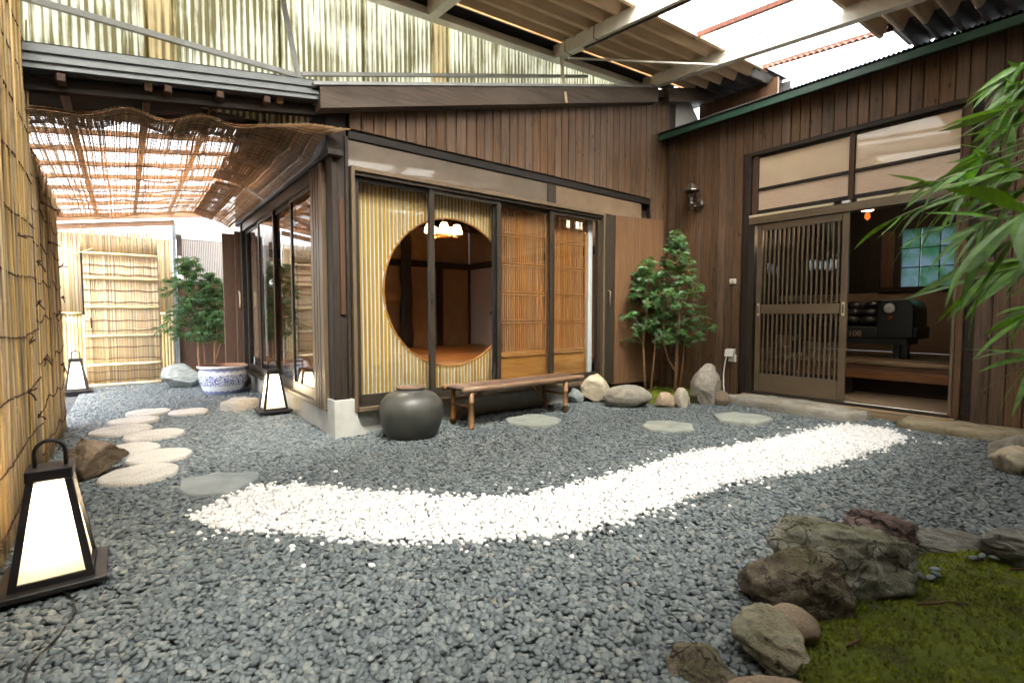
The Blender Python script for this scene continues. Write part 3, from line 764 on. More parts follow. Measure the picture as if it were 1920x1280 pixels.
m.hexa([(-1.6,4.028,za+0.06),(5.9,4.028,zb_+0.06),(5.9,4.044,zb_+0.06),(-1.6,4.044,za+0.06),(-1.6,4.028,za+0.26),(5.9,4.028,zb_+0.26),(5.9,4.044,zb_+0.26),(-1.6,4.044,za+0.26)]); m.build('closure_board', W['dark_x'], R_)
# darkened lower row of waves over the entrance eave, and the board that closes it
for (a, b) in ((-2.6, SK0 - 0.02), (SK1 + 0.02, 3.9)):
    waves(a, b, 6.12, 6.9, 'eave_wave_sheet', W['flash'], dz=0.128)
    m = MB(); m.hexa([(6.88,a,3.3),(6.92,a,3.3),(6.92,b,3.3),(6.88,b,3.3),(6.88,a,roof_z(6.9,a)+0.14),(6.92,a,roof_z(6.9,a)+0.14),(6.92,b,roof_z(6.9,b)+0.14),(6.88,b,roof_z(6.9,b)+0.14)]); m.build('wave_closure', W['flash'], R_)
# flat hanger bar, conduit and stray cables
m = MB(); m.bar((3.73, 3.94, 3.76), (3.70, 3.82, 3.20), 0.035, 0.012, up=(0, 1, 0)); m.build('hanger_bar', W['cream'], R_)
m = MB(); m.bar((3.74, 3.6, roof_z(3.74, 3.6) - 0.045), (3.74, 0.5, roof_z(3.74, 0.5) - 0.045), 0.03, 0.02); m.build('conduit', W['black'], R_)
rod('conduit', (3.75, 3.85, 3.68), (5.0, 2.9, 3.62), 0.011, W['white_plastic'], R_)
m = MB(); m.tube([(3.66,3.80,roof_z(3.7,3.8)+0.1),(3.655,3.80,roof_z(3.7,3.8)-0.045),(3.76,3.80,roof_z(3.7,3.8)-0.05)], 0.004, 5); m.tube([(3.66,3.40,roof_z(3.7,3.4)+0.1),(3.655,3.40,roof_z(3.7,3.4)-0.045),(3.76,3.40,roof_z(3.7,3.4)-0.05)], 0.004, 5); m.build('cable_tie', W['black'], R_)
for (a, b) in (((5.2, 3.5, 3.74), (4.5, 1.0, 3.68)), ((4.95, 2.85, 3.66), (4.2, 1.2, 3.52))):
    a = Vector(a); b = Vector(b)
    MB().tube([a.lerp(b, i / 8) + Vector((0, 0, -0.03 * math.sin(math.pi * i / 8))) for i in range(9)], 0.004, 5).build('cable', W['steel_grey'], R_)

# ------------------------------------------------------------------ upper translucent wall
U_ = thing('translucent_wall', 'upper wall of stained corrugated fibreglass sheets above the timber', 'wall', (1.5, 4.12, 2.5))
x = -1.3; k = 0
PIT = 0.043
while x < 5.3:
    x1 = min(x + 0.66, 5.32)
    tan = k in (1, 3, 7)
    if tan: x1 = min(x + 0.16, 5.32)
    xs = [x - 0.02 + i * PIT / 6 for i in range(int((x1 - x + 0.03) / (PIT / 6)) + 1)]
    def zlo(v): return (2.44 if v < 1.2 else timber_z(v) - 0.05)
    def zhi(v): return roof_z(v, 4.13) + 0.24
    m = MB()
    if zhi(xs[0]) > zlo(xs[-1]):
        m.grid(lambda u, v: (xs[u], 4.135 + 0.008 * (k % 2) + 0.010 * math.sin(2 * math.pi * xs[u] / PIT), zlo(xs[u]) + (max(zhi(xs[u]), zlo(xs[u]) + 0.01) - zlo(xs[u])) * v), range(len(xs)), (0, 0.5, 1))
        m.build('corrugated_sheet', W['frp_tan' if tan else 'frp'], U_, smooth=True)
    x = x1; k += 1
def steel(name, a, b, wd=0.035, ht=0.035): MB().bar(a, b, wd, ht, up=(0, 1, 0) if abs(Vector(b).x - Vector(a).x) < 0.3 else (0, 0, 1)).build(name, W['steel_grey'], U_)
steel('girt', (-1.2, 4.10, 2.845), (1.14, 4.10, 2.83), 0.03, 0.035)
steel('girt', (1.14, 4.095, 2.85), (4.3, 4.095, 3.74), 0.03, 0.028)
steel('girt', (-1.2, 4.10, 3.25), (0.34, 4.10, 3.25), 0.03, 0.05)
steel('upright', (1.12, 4.09, 2.80), (0.97, 4.09, 3.6), 0.035, 0.02)

# ------------------------------------------------------------------ passage roof
P_ = thing('passage_roof', 'lean-to passage roof of clear sheets on thin wooden rafters', 'roof', (0.4, 6.2, 2.4))
xs_ = [-1.55 + i * 0.016 for i in range(181)]
yy = 4.3
for k in range(4):
    ya, yb = yy + k * 1.18, yy + (k + 1) * 1.18 + 0.05
    MB().grid(lambda u, v: (xs_[u], v, eave_z(xs_[u]) + 0.085 + 0.004 * (k % 2) + 0.007 * math.sin(u * math.pi / 2)), range(181), (ya, yb)).build('clear_sheet', W['clear_roof'], P_, smooth=True)
for x in (-0.62, -0.25, 0.17, 0.57, 0.95):
    bx('rafter', x - 0.02, x + 0.02, 3.95, 9.0, eave_z(x) - 0.03, eave_z(x) + 0.02, W['rafter'], P_, 0.003)
for y in (4.75, 5.25, 5.75, 6.3, 6.85, 7.4, 7.95, 8.45):
    m = MB(); m.bar((-0.75, y, eave_z(-0.75) + 0.043), (1.3, y, eave_z(1.3) + 0.043), 0.045, 0.035); m.build('batten', W['batten'], P_)
m = MB(); m.bar((-0.75, 8.8, eave_z(-0.75) - 0.185), (0.62, 8.8, eave_z(0.62) - 0.185), 0.05, 0.07); m.build('eave_beam', W['batten'], P_)
m = MB(); m.bar((-0.75, 8.75, eave_z(-0.75) - 0.075), (1.3, 8.75, eave_z(1.3) - 0.075), 0.06, 0.085); m.build('eave_beam', W['batten'], P_)
m = MB(); m.bar((-0.75, 4.02, eave_z(-0.75) - 0.05), (1.22, 4.02, eave_z(1.22) - 0.05), 0.06, 0.07); m.build('eave_beam', W['dark_x'], P_)
# folded grey metal edge
prof = [(0.0, 0.0), (0.03, 0.0), (0.034, 0.016), (0.058, 0.016), (0.062, 0.0), (0.082, 0.0), (0.086, 0.016), (0.11, 0.016), (0.114, 0.0), (0.14, 0.0)]
m = MB(); m.grid(lambda u, v: (u, 3.89 - prof[v][1] + 0.04 * prof[v][0], 2.435 + 0.148 * u + prof[v][0] - 0.005), (-0.9, 0.0, 1.2), range(len(prof))); m.build('edge_sheet', W['roof_grey'], P_)
m = MB(); m.grid(lambda u, v: (u, (3.89, 4.5)[v], 2.435 + 0.148 * u + (0.135, 0.2)[v]), (-0.9, 1.2), (0, 1)); m.build('edge_cap', W['roof_grey'], P_)
ys2 = [3.893 + i * 0.0125 for i in range(90)]
m = MB(); m.grid(lambda u, v: (u, ys2[v], 2.427 + 0.148 * u + 0.006 * (v % 4 < 2) + (ys2[v] - 3.89) * 0.06), (-0.9, 1.2), range(90)); m.build('soffit_sheet', W['flash'], P_)
for x in (-0.24, 0.27, 0.56, 0.85):
    bx('bracket', x - 0.02, x + 0.02, 3.90, 3.99, 2.375 + 0.148 * x, 2.42 + 0.148 * x, W['red_post'], P_, 0.003)

# ================================================================== FENCES
# ------------------------------------------------------------------ reed fence along the passage
FX = -0.42
RF = thing('reed_fence', 'tall fence of upright yellow reeds tied with dark wire', 'fence', (FX, 3.8, 0))
def reed_mesh(L, seed, r=0.0062):
    q = random.Random(seed); m = MB(); n = 7
    nodes = sorted([q.uniform(0.1, 0.9) for _ in range(3)])
    pts, rs = [], []
    bend = q.uniform(-0.012, 0.012); bend2 = q.uniform(-0.01, 0.01)
    for t in sorted([0, 0.25, 0.5, 0.75, 1.0] + [a + d for a in nodes for d in (-0.004, 0.0, 0.004)]):
        isn = any(abs(t - a) < 0.001 for a in nodes)
        pts.append((bend * math.sin(math.pi * t), bend2 * math.sin(math.pi * t * 1.3), L * t)); rs.append(r * (1.34 if isn else 1.0) * (1 - 0.15 * t))
    m.tube(pts, rs, 6); return m
reeds_long = [reed_mesh(2.75, 100 + i, 0.0058 + 0.0012 * (i % 3)).mesh('reed', W['reed'], smooth=True) for i in range(10)]
reeds_short = [reed_mesh(2.02, 200 + i, 0.0052 + 0.001 * (i % 3)).mesh('reed', W['reed'], smooth=True) for i in range(10)]
y = 2.28; n = 0
back = MB()
while y < 5.80:
    long_ = y < 4.06
    if n < 300:
        me = rnd.choice(reeds_long if long_ else reeds_short)
        add('reed', me, RF, (FX + rnd.uniform(-0.005, 0.007) - (0 if long_ else 0.02), y, rnd.uniform(-0.02, 0.01)), (rnd.gauss(0, 0.006), rnd.gauss(0, 0.004), rnd.uniform(0, 6.28)), (1, 1, rnd.uniform(0.975, 1.01)))
        n += 1
    y += rnd.uniform(0.0105, 0.0150)
yb = 1.0
while yb < 5.80:
    long_ = yb < 4.06
    L = (2.72 if long_ else 1.98) * rnd.uniform(0.985, 1.01)
    x0 = FX - (0.016 if long_ else 0.035) + rnd.uniform(-0.004, 0.004)
    back.tube([(x0, yb, -0.02), (x0 + rnd.uniform(-0.008, 0.008), yb + rnd.gauss(0, 0.008), L)], 0.006, 5)
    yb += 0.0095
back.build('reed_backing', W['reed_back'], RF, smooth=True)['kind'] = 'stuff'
# dark rear sheet so that light does not pierce the fence, and its posts
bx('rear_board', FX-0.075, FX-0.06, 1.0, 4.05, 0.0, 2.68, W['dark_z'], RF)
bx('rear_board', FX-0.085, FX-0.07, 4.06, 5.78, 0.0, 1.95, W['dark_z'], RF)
def wire(z, ya, yb_, xoff, seed, droop=0.0):
    q = random.Random(seed); pts = []; nseg = int((yb_ - ya) / 0.025)
    ph = q.uniform(0, 6)
    for i in range(nseg + 1):
        t = i / nseg; yv = ya + (yb_ - ya) * t
        pts.append((FX + xoff + q.uniform(-0.002, 0.003), yv, z + 0.012 * math.sin(yv * 5 + ph) - droop * math.sin(math.pi * ((t * 3) % 1)) + q.uniform(-0.004, 0.004)))
    return MB().tube(pts, 0.0034, 5)
for i, z in enumerate((0.12, 0.36, 0.62, 0.90, 1.20, 1.50, 1.78, 2.06, 2.32, 2.55)):
    wire(z, 1.9, 4.07, 0.017, 300 + i).build('tie_wire', W['vine'], RF)
for i, z in enumerate((0.15, 0.42, 0.7, 0.98, 1.22, 1.46, 1.68, 1.88)):
    wire(z + 0.03, 4.03, 5.80, -0.004, 400 + i, 0.05).build('tie_wire', W['vine'], RF)
for (yv, z) in ((4.6, 1.75), (4.25, 1.33), (4.2, 1.08), (4.35, 0.72), (4.9, 1.52), (5.2, 1.0), (3.9, 0.42), (3.7, 0.85), (5.5, 1.85), (5.6, 1.4), (4.12, 1.98), (3.5, 1.4), (3.6, 0.6), (5.4, 0.6), (5.7, 1.15)):
    q = random.Random(int(yv * 100)); m = MB()
    for e in range(2):
        p = Vector((FX + 0.008, yv, z)); pts = [p.copy()]
        d = Vector((q.uniform(0.3, 0.9), q.uniform(-0.6, 0.6), q.uniform(-0.7, 0.5)))
        for k in range(5):
            p = p + d * 0.014; d = d + Vector((q.uniform(-0.3, 0.15), q.uniform(-0.4, 0.4), q.uniform(-0.5, 0.3))); pts.append(p.copy())
        m.tube(pts, 0.0042, 5)
    m.tube([(FX + 0.012, yv - 0.014, z - 0.004), (FX + 0.016, yv + 0.016, z + 0.004)], 0.009, 6)
    m.build('wire_knot', W['vine'], RF)

# ------------------------------------------------------------------ gate fence closing the passage
YG = 8.9
GF = thing('gate_fence', 'pale reed and bamboo fence with a railed gate closing the passage', 'fence', (-0.05, YG, 0))
def reed_panel(x0, x1, z0, z1, yv, name, parent, pitch=0.0085, r=0.0048, ragged=0.02):
    m = MB(); x = x0
    while x < x1:
        m.tube([(x, yv + rnd.uniform(-0.002, 0.002), z0), (x + rnd.gauss(0, 0.003), yv + rnd.uniform(-0.003, 0.003), z1 + rnd.uniform(-ragged, ragged))], r * rnd.uniform(0.8, 1.15), 5); x += pitch
    o = m.build(name, W['reed_pale'], parent, smooth=True); o['kind'] = 'stuff'; return o
reed_panel(-0.80, -0.438, 1.02, 2.15, YG, 'reed_panel', GF)
reed_panel(0.42, 0.585, 1.02, 2.17, YG, 'reed_panel', GF)
reed_panel(-0.437, 0.419, 1.86, 2.17, YG, 'reed_panel', GF)
bx('backing', -0.80, 0.59, YG + 0.02, YG + 0.035, 0.0, 2.1, W['rafter'], GF)
def pole(name, a, b, r, mat, parent, nodes=3, seed=0):
    q = random.Random(seed); a = Vector(a); b = Vector(b); ts = [0, 1]
    for k in range(nodes):
        t = (k + q.uniform(0.25, 0.75)) / nodes; ts += [t - 0.008, t, t + 0.008]
    ts.sort(); m = MB()
    m.tube([a.lerp(b, t) for t in ts], [r * (1.1 if (i % 3 == 2 and 0 < i < len(ts) - 1) else 1.0) for i, t in enumerate(ts)], 8)
    return m.build(name, mat, parent, smooth=True)
x = -0.80; i = 0
while x < -0.45:
    pole('bamboo_pole', (x + 0.019, YG - 0.008, 0), (x + 0.019, YG - 0.008, 1.0), 0.0185, W['bamboo_pale'], GF, 4, 500 + i); x += 0.0385; i += 1
x = 0.425
while x < 0.56:
    pole('bamboo_pole', (x + 0.019, YG - 0.008, 0), (x + 0.019, YG - 0.008, 1.0), 0.0185, W['bamboo_pale'], GF, 4, 500 + i); x += 0.0385; i += 1
pole('top_rail', (-0.80, YG - 0.03, 1.015), (-0.45, YG - 0.03, 1.015), 0.02, W['bamboo_rail'], GF, 2, 540)
pole('top_rail', (0.42, YG - 0.03, 1.015), (0.585, YG - 0.03, 1.015), 0.02, W['bamboo_rail'], GF, 1, 541)
gate = sub('gate', GF, (0, YG, 0))
reed_panel(-0.418, 0.405, 0.02, 1.82, YG - 0.012, 'reed_panel', gate, ragged=0.004)
bx('gate_edge', -0.436, -0.420, YG - 0.02, YG + 0.012, 0.0, 1.84, W['black'], gate)
bx('gate_edge', 0.408, 0.416, YG - 0.015, YG + 0.012, 0.0, 1.84, W['rafter'], gate)
for i, z in enumerate((1.836, 1.501, 1.105, 0.707, 0.308, 0.03)):
    pole('rail', (-0.415, YG - 0.04, z), (0.405, YG - 0.04, z), 0.02, W['bamboo_rail'], gate, 3, 550 + i)
for i, z in enumerate((1.68, 1.56, 1.337, 1.175, 0.92, 0.78, 0.549, 0.389, 0.21, 0.09)):
    m = MB(); m.tube([(-0.416 + 0.82 * k / 16, YG - 0.022, z + 0.006 * math.sin(k * 1.1 + i) + rnd.uniform(-0.003, 0.003)) for k in range(17)], 0.0045, 5); m.build('tie_wire', W['vine'], gate)
m = MB(); m.tube([(-0.36, YG - 0.03, 0.96), (-0.358, YG - 0.05, 0.92), (-0.355, YG - 0.035, 0.82)], 0.008, 6); m.build('latch', W['vine'], gate)
pole('loose_cane', (-0.52, YG - 0.045, 1.79), (-0.30, YG - 0.045, 1.90), 0.01, W['bamboo_rail'], GF, 1, 560)

# ------------------------------------------------------------------ walls beyond the passage
RW = thing('rear_wall', 'brown painted wall with white ribbed panel behind the passage maple', 'wall', (1.0, 9.05, 0))
bx('wainscot', 0.60, 1.45, 9.03, 9.10, 0.0, 1.47, W['brown_paint'], RW)
ribm = basic('ribbed_panel', (0.62, 0.6, 0.56), (0.55, 0.53, 0.5), rough=0.6)
bx('rib_backing', 0.721, 1.289, 9.045, 9.06, 1.47, 2.13, W['brown_paint'], RW)
for k in range(24): bx('rib', 0.722 + k * 0.0236, 0.722 + k * 0.0236 + 0.015, 9.02, 9.044, 1.471, 2.129, ribm, RW)
bx('upper_panel', 0.60, 1.45, 9.02, 9.10, 2.135, 2.75, W['white_wall'], RW, 0.004)
bx('wall_post', 1.29, 1.45, 9.0, 9.02, 0.0, 2.13, W['brown_paint'], RW, 0.004)
bx('wall_post', 0.655, 0.72, 9.0, 9.03, 1.6, 2.2, W['grey_x'], RW, 0.003)
bx('pipe', 0.60, 0.645, 8.94, 8.985, 0.0, 2.4, basic('blue_grey_pipe', (0.35, 0.42, 0.45), rough=0.5), RW, 0.006)
bx('junction_box', 0.665, 0.71, 8.965, 8.999, 1.68, 1.88, W['white_plastic'], RW, 0.004)
BW = thing('boundary_wall', 'dark timber wall closing the unseen end of the courtyard', 'wall', (2, -2.7, 0))
bx('wall_face', -1.6, 6.2, -2.75, -2.65, 0, 3.35, W['board'], BW)
bx('wall_face', -1.72, -1.62, -2.75, 4.1, 0, 3.75, W['board'], BW)
WR = thing('ribbed_infill', 'white ribbed infill panel between the timber rake and green eave', 'panel', (5.9, 4.1, 3.2))
m = MB(); xs = [5.72 + k * 0.0125 for k in range(70)]
m.grid(lambda u, v: (xs[u], 4.09 + 0.006 * (u % 2), (3.2, min(3.78 + (xs[u] - 5.7) * 0.27, 3.97) if xs[u] < 6.4 else 3.97 - (xs[u] - 6.4) * 0.9)[v]), range(70), (0, 1)); m.build('ribbed_sheet', W['white_wall'], WR)
bx('end_board', 6.6, 6.64, 3.0, 4.08, 3.2, 4.0, W['ply'], WR)

# ------------------------------------------------------------------ straw mats slung under the passage roof
def mat_z(x, y):
    sag = 0.055 * (0.5 - 0.5 * math.cos(2 * math.pi * (y - 4.2) / 0.56))
    z = eave_z(x) - 0.085 - sag * (0.6 + 0.4 * math.sin(x * 4 + y))
    z += 0.022 * math.sin(x * 13 + 1.3 * math.sin(y * 2)) * (1.0 if y < 5 else 0.5)
    if y < 4.5: z -= 0.05 * (4.5 - y) / 0.4 - 0.012 * math.sin(x * 18)
    if x > 0.8: z += (2.275 + 0.17 * min(1, max(0, (4.35 - y) / 0.45)) - z) * ((x - 0.8) / 0.47) ** 1.2      # drawn down to the house eave
    return z
def corner(f, y): return f * 0.17 * min(1, max(0, (4.02 - y) / 0.14)) if f > 0 and MAT_CORNER else 0.0
MAT_CORNER = False
def straw_mat(name, label, x0, x1, y0, y1, pitch, seed, dz=0.0, r=0.0022):
    q = random.Random(seed)
    T = thing(name, label, 'straw mat', ((x0 + x1) / 2, (y0 + y1) / 2, mat_z((x0 + x1) / 2, (y0 + y1) / 2)), 'straw mats slung under the passage roof')
    m = MB(); x = x0; n = max(8, int((y1 - y0) / 0.07))
    while x < x1:
        if q.random() > 0.04:
            ya = y0 + q.uniform(-0.012, 0.012); yb_ = y1 + q.uniform(-0.012, 0.012); xo = q.gauss(0, 0.0015)
            m.tube([(x + xo + corner((x - x0) / (x1 - x0), ya + (yb_ - ya) * i / n) + 0.004 * math.sin((ya + (yb_ - ya) * i / n) * 3 + x * 5), ya + (yb_ - ya) * i / n, mat_z(x, ya + (yb_ - ya) * i / n) + dz) for i in range(n + 1)], r * q.uniform(0.8, 1.2), 3, cap=False)
        x += pitch * q.uniform(0.75, 1.25)
    m.build('straw_strands', W['mat'], T)['kind'] = 'stuff'
    m = MB(); y = y0 + 0.015; k = 0
    while y < y1:
        nn = max(6, int((x1 - x0) / 0.05)); yo = q.uniform(-0.01, 0.01)
        m.tube([(x0 + (x1 - x0) * i / nn, y + yo + 0.012 * math.sin(i * 0.8 + k), mat_z(x0 + (x1 - x0) * i / nn, y + yo) + dz - 0.003) for i in range(nn + 1)], 0.002, 3, cap=False); y += 0.045; k += 1
    m.build('binding_thread', W['mat_thread'], T)['kind'] = 'stuff'
straw_mat('straw_mat', 'loosely woven straw mat nearest the grey metal roof edge', -0.62, 1.06, 4.04, 6.35, 0.0045, 1, 0, 0.0026)
straw_mat('straw_mat', 'dark folded straw hem hanging along the grey metal roof edge', -0.62, 1.0, 4.0, 4.5, 0.0043, 5, -0.016, 0.0028)
straw_mat('straw_mat', 'loosely woven straw mat over the far half of the passage', -0.62, 1.06, 6.40, 8.55, 0.0047, 2, 0, 0.0025)
MAT_CORNER = True
straw_mat('straw_mat', 'dense straw mat beside the house eave near the corner post', 0.78, 1.265, 3.86, 6.05, 0.0036, 3, -0.012, 0.0028)
MAT_CORNER = False
straw_mat('straw_mat', 'dense straw mat beside the house eave at the passage end', 0.82, 1.265, 6.12, 8.35, 0.0036, 4, -0.012, 0.0028)

# ================================================================== STONES
rock_m = dict(
    brown=stone('brown_rock', (0.10, 0.07, 0.045), (0.19, 0.14, 0.09), (0.27, 0.2, 0.14), 4),
    bluegrey=stone('blue_grey_rock', (0.2, 0.23, 0.22), (0.34, 0.38, 0.36), (0.5, 0.5, 0.45), 5, vein=(0.16, 0.17, 0.15)),
    cream=stone('cream_rock', (0.3, 0.23, 0.14), (0.5, 0.42, 0.29), (0.64, 0.57, 0.43), 5),
    oval=stone('smooth_grey_rock', (0.16, 0.14, 0.1), (0.28, 0.26, 0.215), (0.36, 0.34, 0.28), 6, speck=0.25, bump=0.3),
    tan=stone('tan_rock', (0.25, 0.17, 0.1), (0.44, 0.34, 0.23), (0.58, 0.48, 0.36), 7),
    white=stone('pale_rock', (0.38, 0.32, 0.23), (0.56, 0.51, 0.41), (0.68, 0.65, 0.57), 6),
    granite=stone('granite_rock', (0.2, 0.18, 0.14), (0.33, 0.3, 0.25), (0.4, 0.37, 0.31), 5, speck=0.7, bump=0.4),
    ochre=stone('brown_smooth_rock', (0.17, 0.12, 0.08), (0.25, 0.19, 0.13), None, 5, bump=0.3, speck=0.2),
    moss=stone('mossy_rock', (0.13, 0.11, 0.075), (0.29, 0.285, 0.225), (0.48, 0.49, 0.42), 9, moss=(0.16, 0.17, 0.06), bump=0.95, crack=9),
    dark=stone('dark_brown_rock', (0.08, 0.06, 0.04), (0.18, 0.145, 0.1), (0.3, 0.26, 0.19), 8, moss=(0.13, 0.13, 0.05), bump=0.95, crack=10),
    red=stone('red_slab', (0.12, 0.078, 0.068), (0.21, 0.145, 0.13), (0.29, 0.21, 0.19), 8, vein=(0.12, 0.08, 0.068), crack=6, bump=0.8),
    grey=stone('grey_slab', (0.11, 0.11, 0.1), (0.2, 0.2, 0.18), (0.27, 0.26, 0.23), 5, vein=(0.11, 0.1, 0.08)),
    striped=stone('striped_rock', (0.2, 0.18, 0.11), (0.34, 0.31, 0.21), (0.46, 0.42, 0.31), 5, vein=(0.22, 0.25, 0.19), bump=0.7),
    slate=stone('green_slate', (0.2, 0.225, 0.2), (0.29, 0.31, 0.27), (0.37, 0.37, 0.31), 4, bump=0.3),
    slate_blue=stone('blue_slate', (0.17, 0.195, 0.2), (0.24, 0.265, 0.265), (0.3, 0.31, 0.3), 3, bump=0.3),
    pale_step=stone('pale_granite', (0.34, 0.315, 0.275), (0.45, 0.425, 0.38), (0.52, 0.49, 0.44), 5, speck=0.35, bump=0.25),
    block=stone('warm_block_stone', (0.3, 0.26, 0.2), (0.46, 0.42, 0.36), (0.58, 0.55, 0.48), 5, bump=0.5),
    sill=stone('sill_stone', (0.2, 0.18, 0.14), (0.33, 0.31, 0.26), (0.42, 0.4, 0.35), 4, vein=(0.26, 0.22, 0.16), bump=0.4),
    sill2=stone('brown_sill_stone', (0.18, 0.14, 0.08), (0.3, 0.25, 0.16), (0.38, 0.33, 0.24), 5, bump=0.4),
)
_ico = {}
def ico(n):
    if n not in _ico:
        bm = bmesh.new(); bmesh.ops.create_icosphere(bm, subdivisions=n, radius=1)
        _ico[n] = ([v.co.copy() for v in bm.verts], [tuple(v.index for v in f.verts) for f in bm.faces]); bm.free()
    return _ico[n]
def rock_mesh(name, dims, seed, mat, cuts=7, depth=(0.55, 0.85), rough=0.08, freq=1.6, sub=4, layers=0.0):
    q = random.Random(seed); vs, fs = ico(sub)
    planes = []
    for _ in range(cuts):
        n = Vector((q.gauss(0, 1), q.gauss(0, 1), q.gauss(0, 0.9))).normalized(); planes.append((n, q.uniform(*depth)))
    off = Vector((q.uniform(-50, 50), q.uniform(-50, 50), q.uniform(-50, 50)))
    out = []
    for v in vs:
        p = v.copy()
        for n, d in planes:
            t = p.dot(n)
            if t > d: p -= n * (t - d) * 0.94
        h = noise.fractal(v * freq + off, 0.7, 2.1, 6) * rough + (0.35 - abs(noise.noise(v * freq * 2.3 + off))) * rough * 0.7 + noise.noise(v * freq * 5 + off) * rough * 0.25 + noise.noise(v * freq * 13 + off) * rough * 0.1
        p += v * h
        if layers: p += Vector((v.x, v.y, 0)) * layers * math.sin((p.z + 0.25 * p.x) * 16 + 3 * noise.noise(v * 2 + off))
        out.append(p)
    lo = Vector((min(p.x for p in out), min(p.y for p in out), min(p.z for p in out))); hi = Vector((max(p.x for p in out), max(p.y for p in out), max(p.z for p in out)))
    me = bpy.data.meshes.new(name)
    c = (lo + hi) / 2
    me.from_pydata([((p.x - c.x) / (hi.x - lo.x) * dims[0], (p.y - c.y) / (hi.y - lo.y) * dims[1], (p.z - lo.z) / (hi.z - lo.z) * dims[2]) for p in out], [], fs)
    me.materials.append(mat); me.polygons.foreach_set('use_smooth', [True] * len(me.polygons)); me.update(); return me
VA = math.radians(52 - 90)     # turn so that a rock's width faces the garden
def rock(label, x, y, dims, seed, mat, sink=0.03, rz=0.0, tilt=(0, 0), name='rock', group=None, **kw):
    me = rock_mesh(name, dims, seed, rock_m[mat], **kw)
    o = add(name, me, None, (x, y, -sink), (tilt[0], tilt[1], VA + rz)); return tag(o, label, 'rock', group)
GA, GB = 'rocks in front of the small maples', 'rocks edging the moss bed'
rock('brown angular rock against the foot of the reed fence', -0.20, 4.0, (0.36, 0.32, 0.28), 11, 'brown', cuts=9, depth=(0.45, 0.7), sub=5)
rock('large blue-grey rock beside the blue and white pot', 0.63, 8.15, (0.5, 0.45, 0.36), 12, 'bluegrey', cuts=8, rz=0.3)
rock('small brown rock wedged between blue pot and house footing', 1.25, 7.58, (0.2, 0.2, 0.24), 13, 'brown')
rock('small pointed grey rock by the bench leg', 3.98, 3.93, (0.2, 0.14, 0.21), 14, 'bluegrey', cuts=6, depth=(0.4, 0.7), group=GA)
rock('cream angular rock at the end of the window front', 4.24, 3.84, (0.40, 0.28, 0.36), 15, 'cream', cuts=8, depth=(0.5, 0.8), rz=0.2, group=GA)
rock('big smooth grey oval rock in front of the maple', 4.28, 3.44, (0.52, 0.34, 0.27), 16, 'oval', cuts=5, depth=(0.72, 0.92), rough=0.07, group=GA)
rock('round tan rock between the oval rock and pale rock', 4.57, 3.17, (0.2, 0.18, 0.2), 17, 'tan', cuts=6, group=GA)
rock('narrow upright pale rock in front of tall granite rock', 4.66, 3.03, (0.145, 0.14, 0.26), 18, 'white', cuts=5, group=GA)
rock('tiny pale rock squeezed behind the upright pale rock', 4.86, 3.10, (0.09, 0.1, 0.18), 19, 'white', cuts=4, group=GA)
rock('tall speckled granite rock leaning by the wall socket', 5.05, 3.02, (0.34, 0.28, 0.50), 20, 'granite', cuts=6, depth=(0.68, 0.9), tilt=(0.0, 0.2), rough=0.09, sub=5, group=GA)
rock('smooth brown rock at the corner of the stone sill', 5.16, 2.85, (0.17, 0.2, 0.2), 21, 'ochre', cuts=2, depth=(0.8, 0.9), rough=0.04, group=GA)
rock('big mossy craggy rock at the edge of the moss', 2.03, 0.66, (0.50, 0.34, 0.28), 31, 'moss', cuts=9, depth=(0.5, 0.8), rough=0.12, freq=2.0, sub=5, rz=-0.1, group=GB)
rock('dark craggy lump at the foot of the mossy rock', 1.81, 0.71, (0.38, 0.28, 0.23), 45, 'dark', cuts=8, depth=(0.5, 0.8), rough=0.12, freq=2.0, sub=5, group=GB)
rock('flat reddish slab behind the mossy rock', 2.50, 0.66, (0.46, 0.32, 0.19), 33, 'red', cuts=9, depth=(0.3, 0.55), tilt=(0.1, 0.24), rough=0.08, freq=2.2, sub=5, layers=0.03, group=GB)
rock('low grey-brown slab between the red slab and edge rock', 2.74, 0.47, (0.40, 0.24, 0.11), 34, 'grey', cuts=8, depth=(0.3, 0.6), tilt=(0, 0.1), sub=5, layers=0.02, group=GB)
rock('grey-brown sloping rock last in the moss edging', 2.83, 0.28, (0.38, 0.26, 0.18), 35, 'grey', cuts=9, depth=(0.35, 0.65), sub=5, rz=0.3, group=GB)
rock('smooth tan rock behind the striped rock', 1.59, 0.64, (0.17, 0.16, 0.135), 36, 'ochre', cuts=4, depth=(0.6, 0.8), rough=0.04, group=GB)
rock('pale striped slab-like rock standing beside the moss', 1.40, 0.62, (0.17, 0.25, 0.19), 37, 'striped', cuts=9, depth=(0.4, 0.7), rz=0.1, sub=5, layers=0.035, group=GB)
rock('dark brown low rock beside the striped rock', 1.22, 0.70, (0.20, 0.2, 0.11), 38, 'dark', cuts=8, depth=(0.4, 0.7), rough=0.1, sub=5, group=GB)
rock('smooth brown rock in front of the striped rock', 1.24, 0.53, (0.27, 0.16, 0.115), 39, 'ochre', cuts=3, rough=0.04, group=GB)
rock('cream lumpy rock out on the gravel by the brown sill', 4.41, 0.46, (0.29, 0.24, 0.21), 40, 'cream', cuts=8, depth=(0.55, 0.8), rough=0.1)
rock('grey rounded rock behind the cream lumpy rock', 4.86, 0.52, (0.32, 0.22, 0.2), 41, 'oval', cuts=4, rough=0.06)

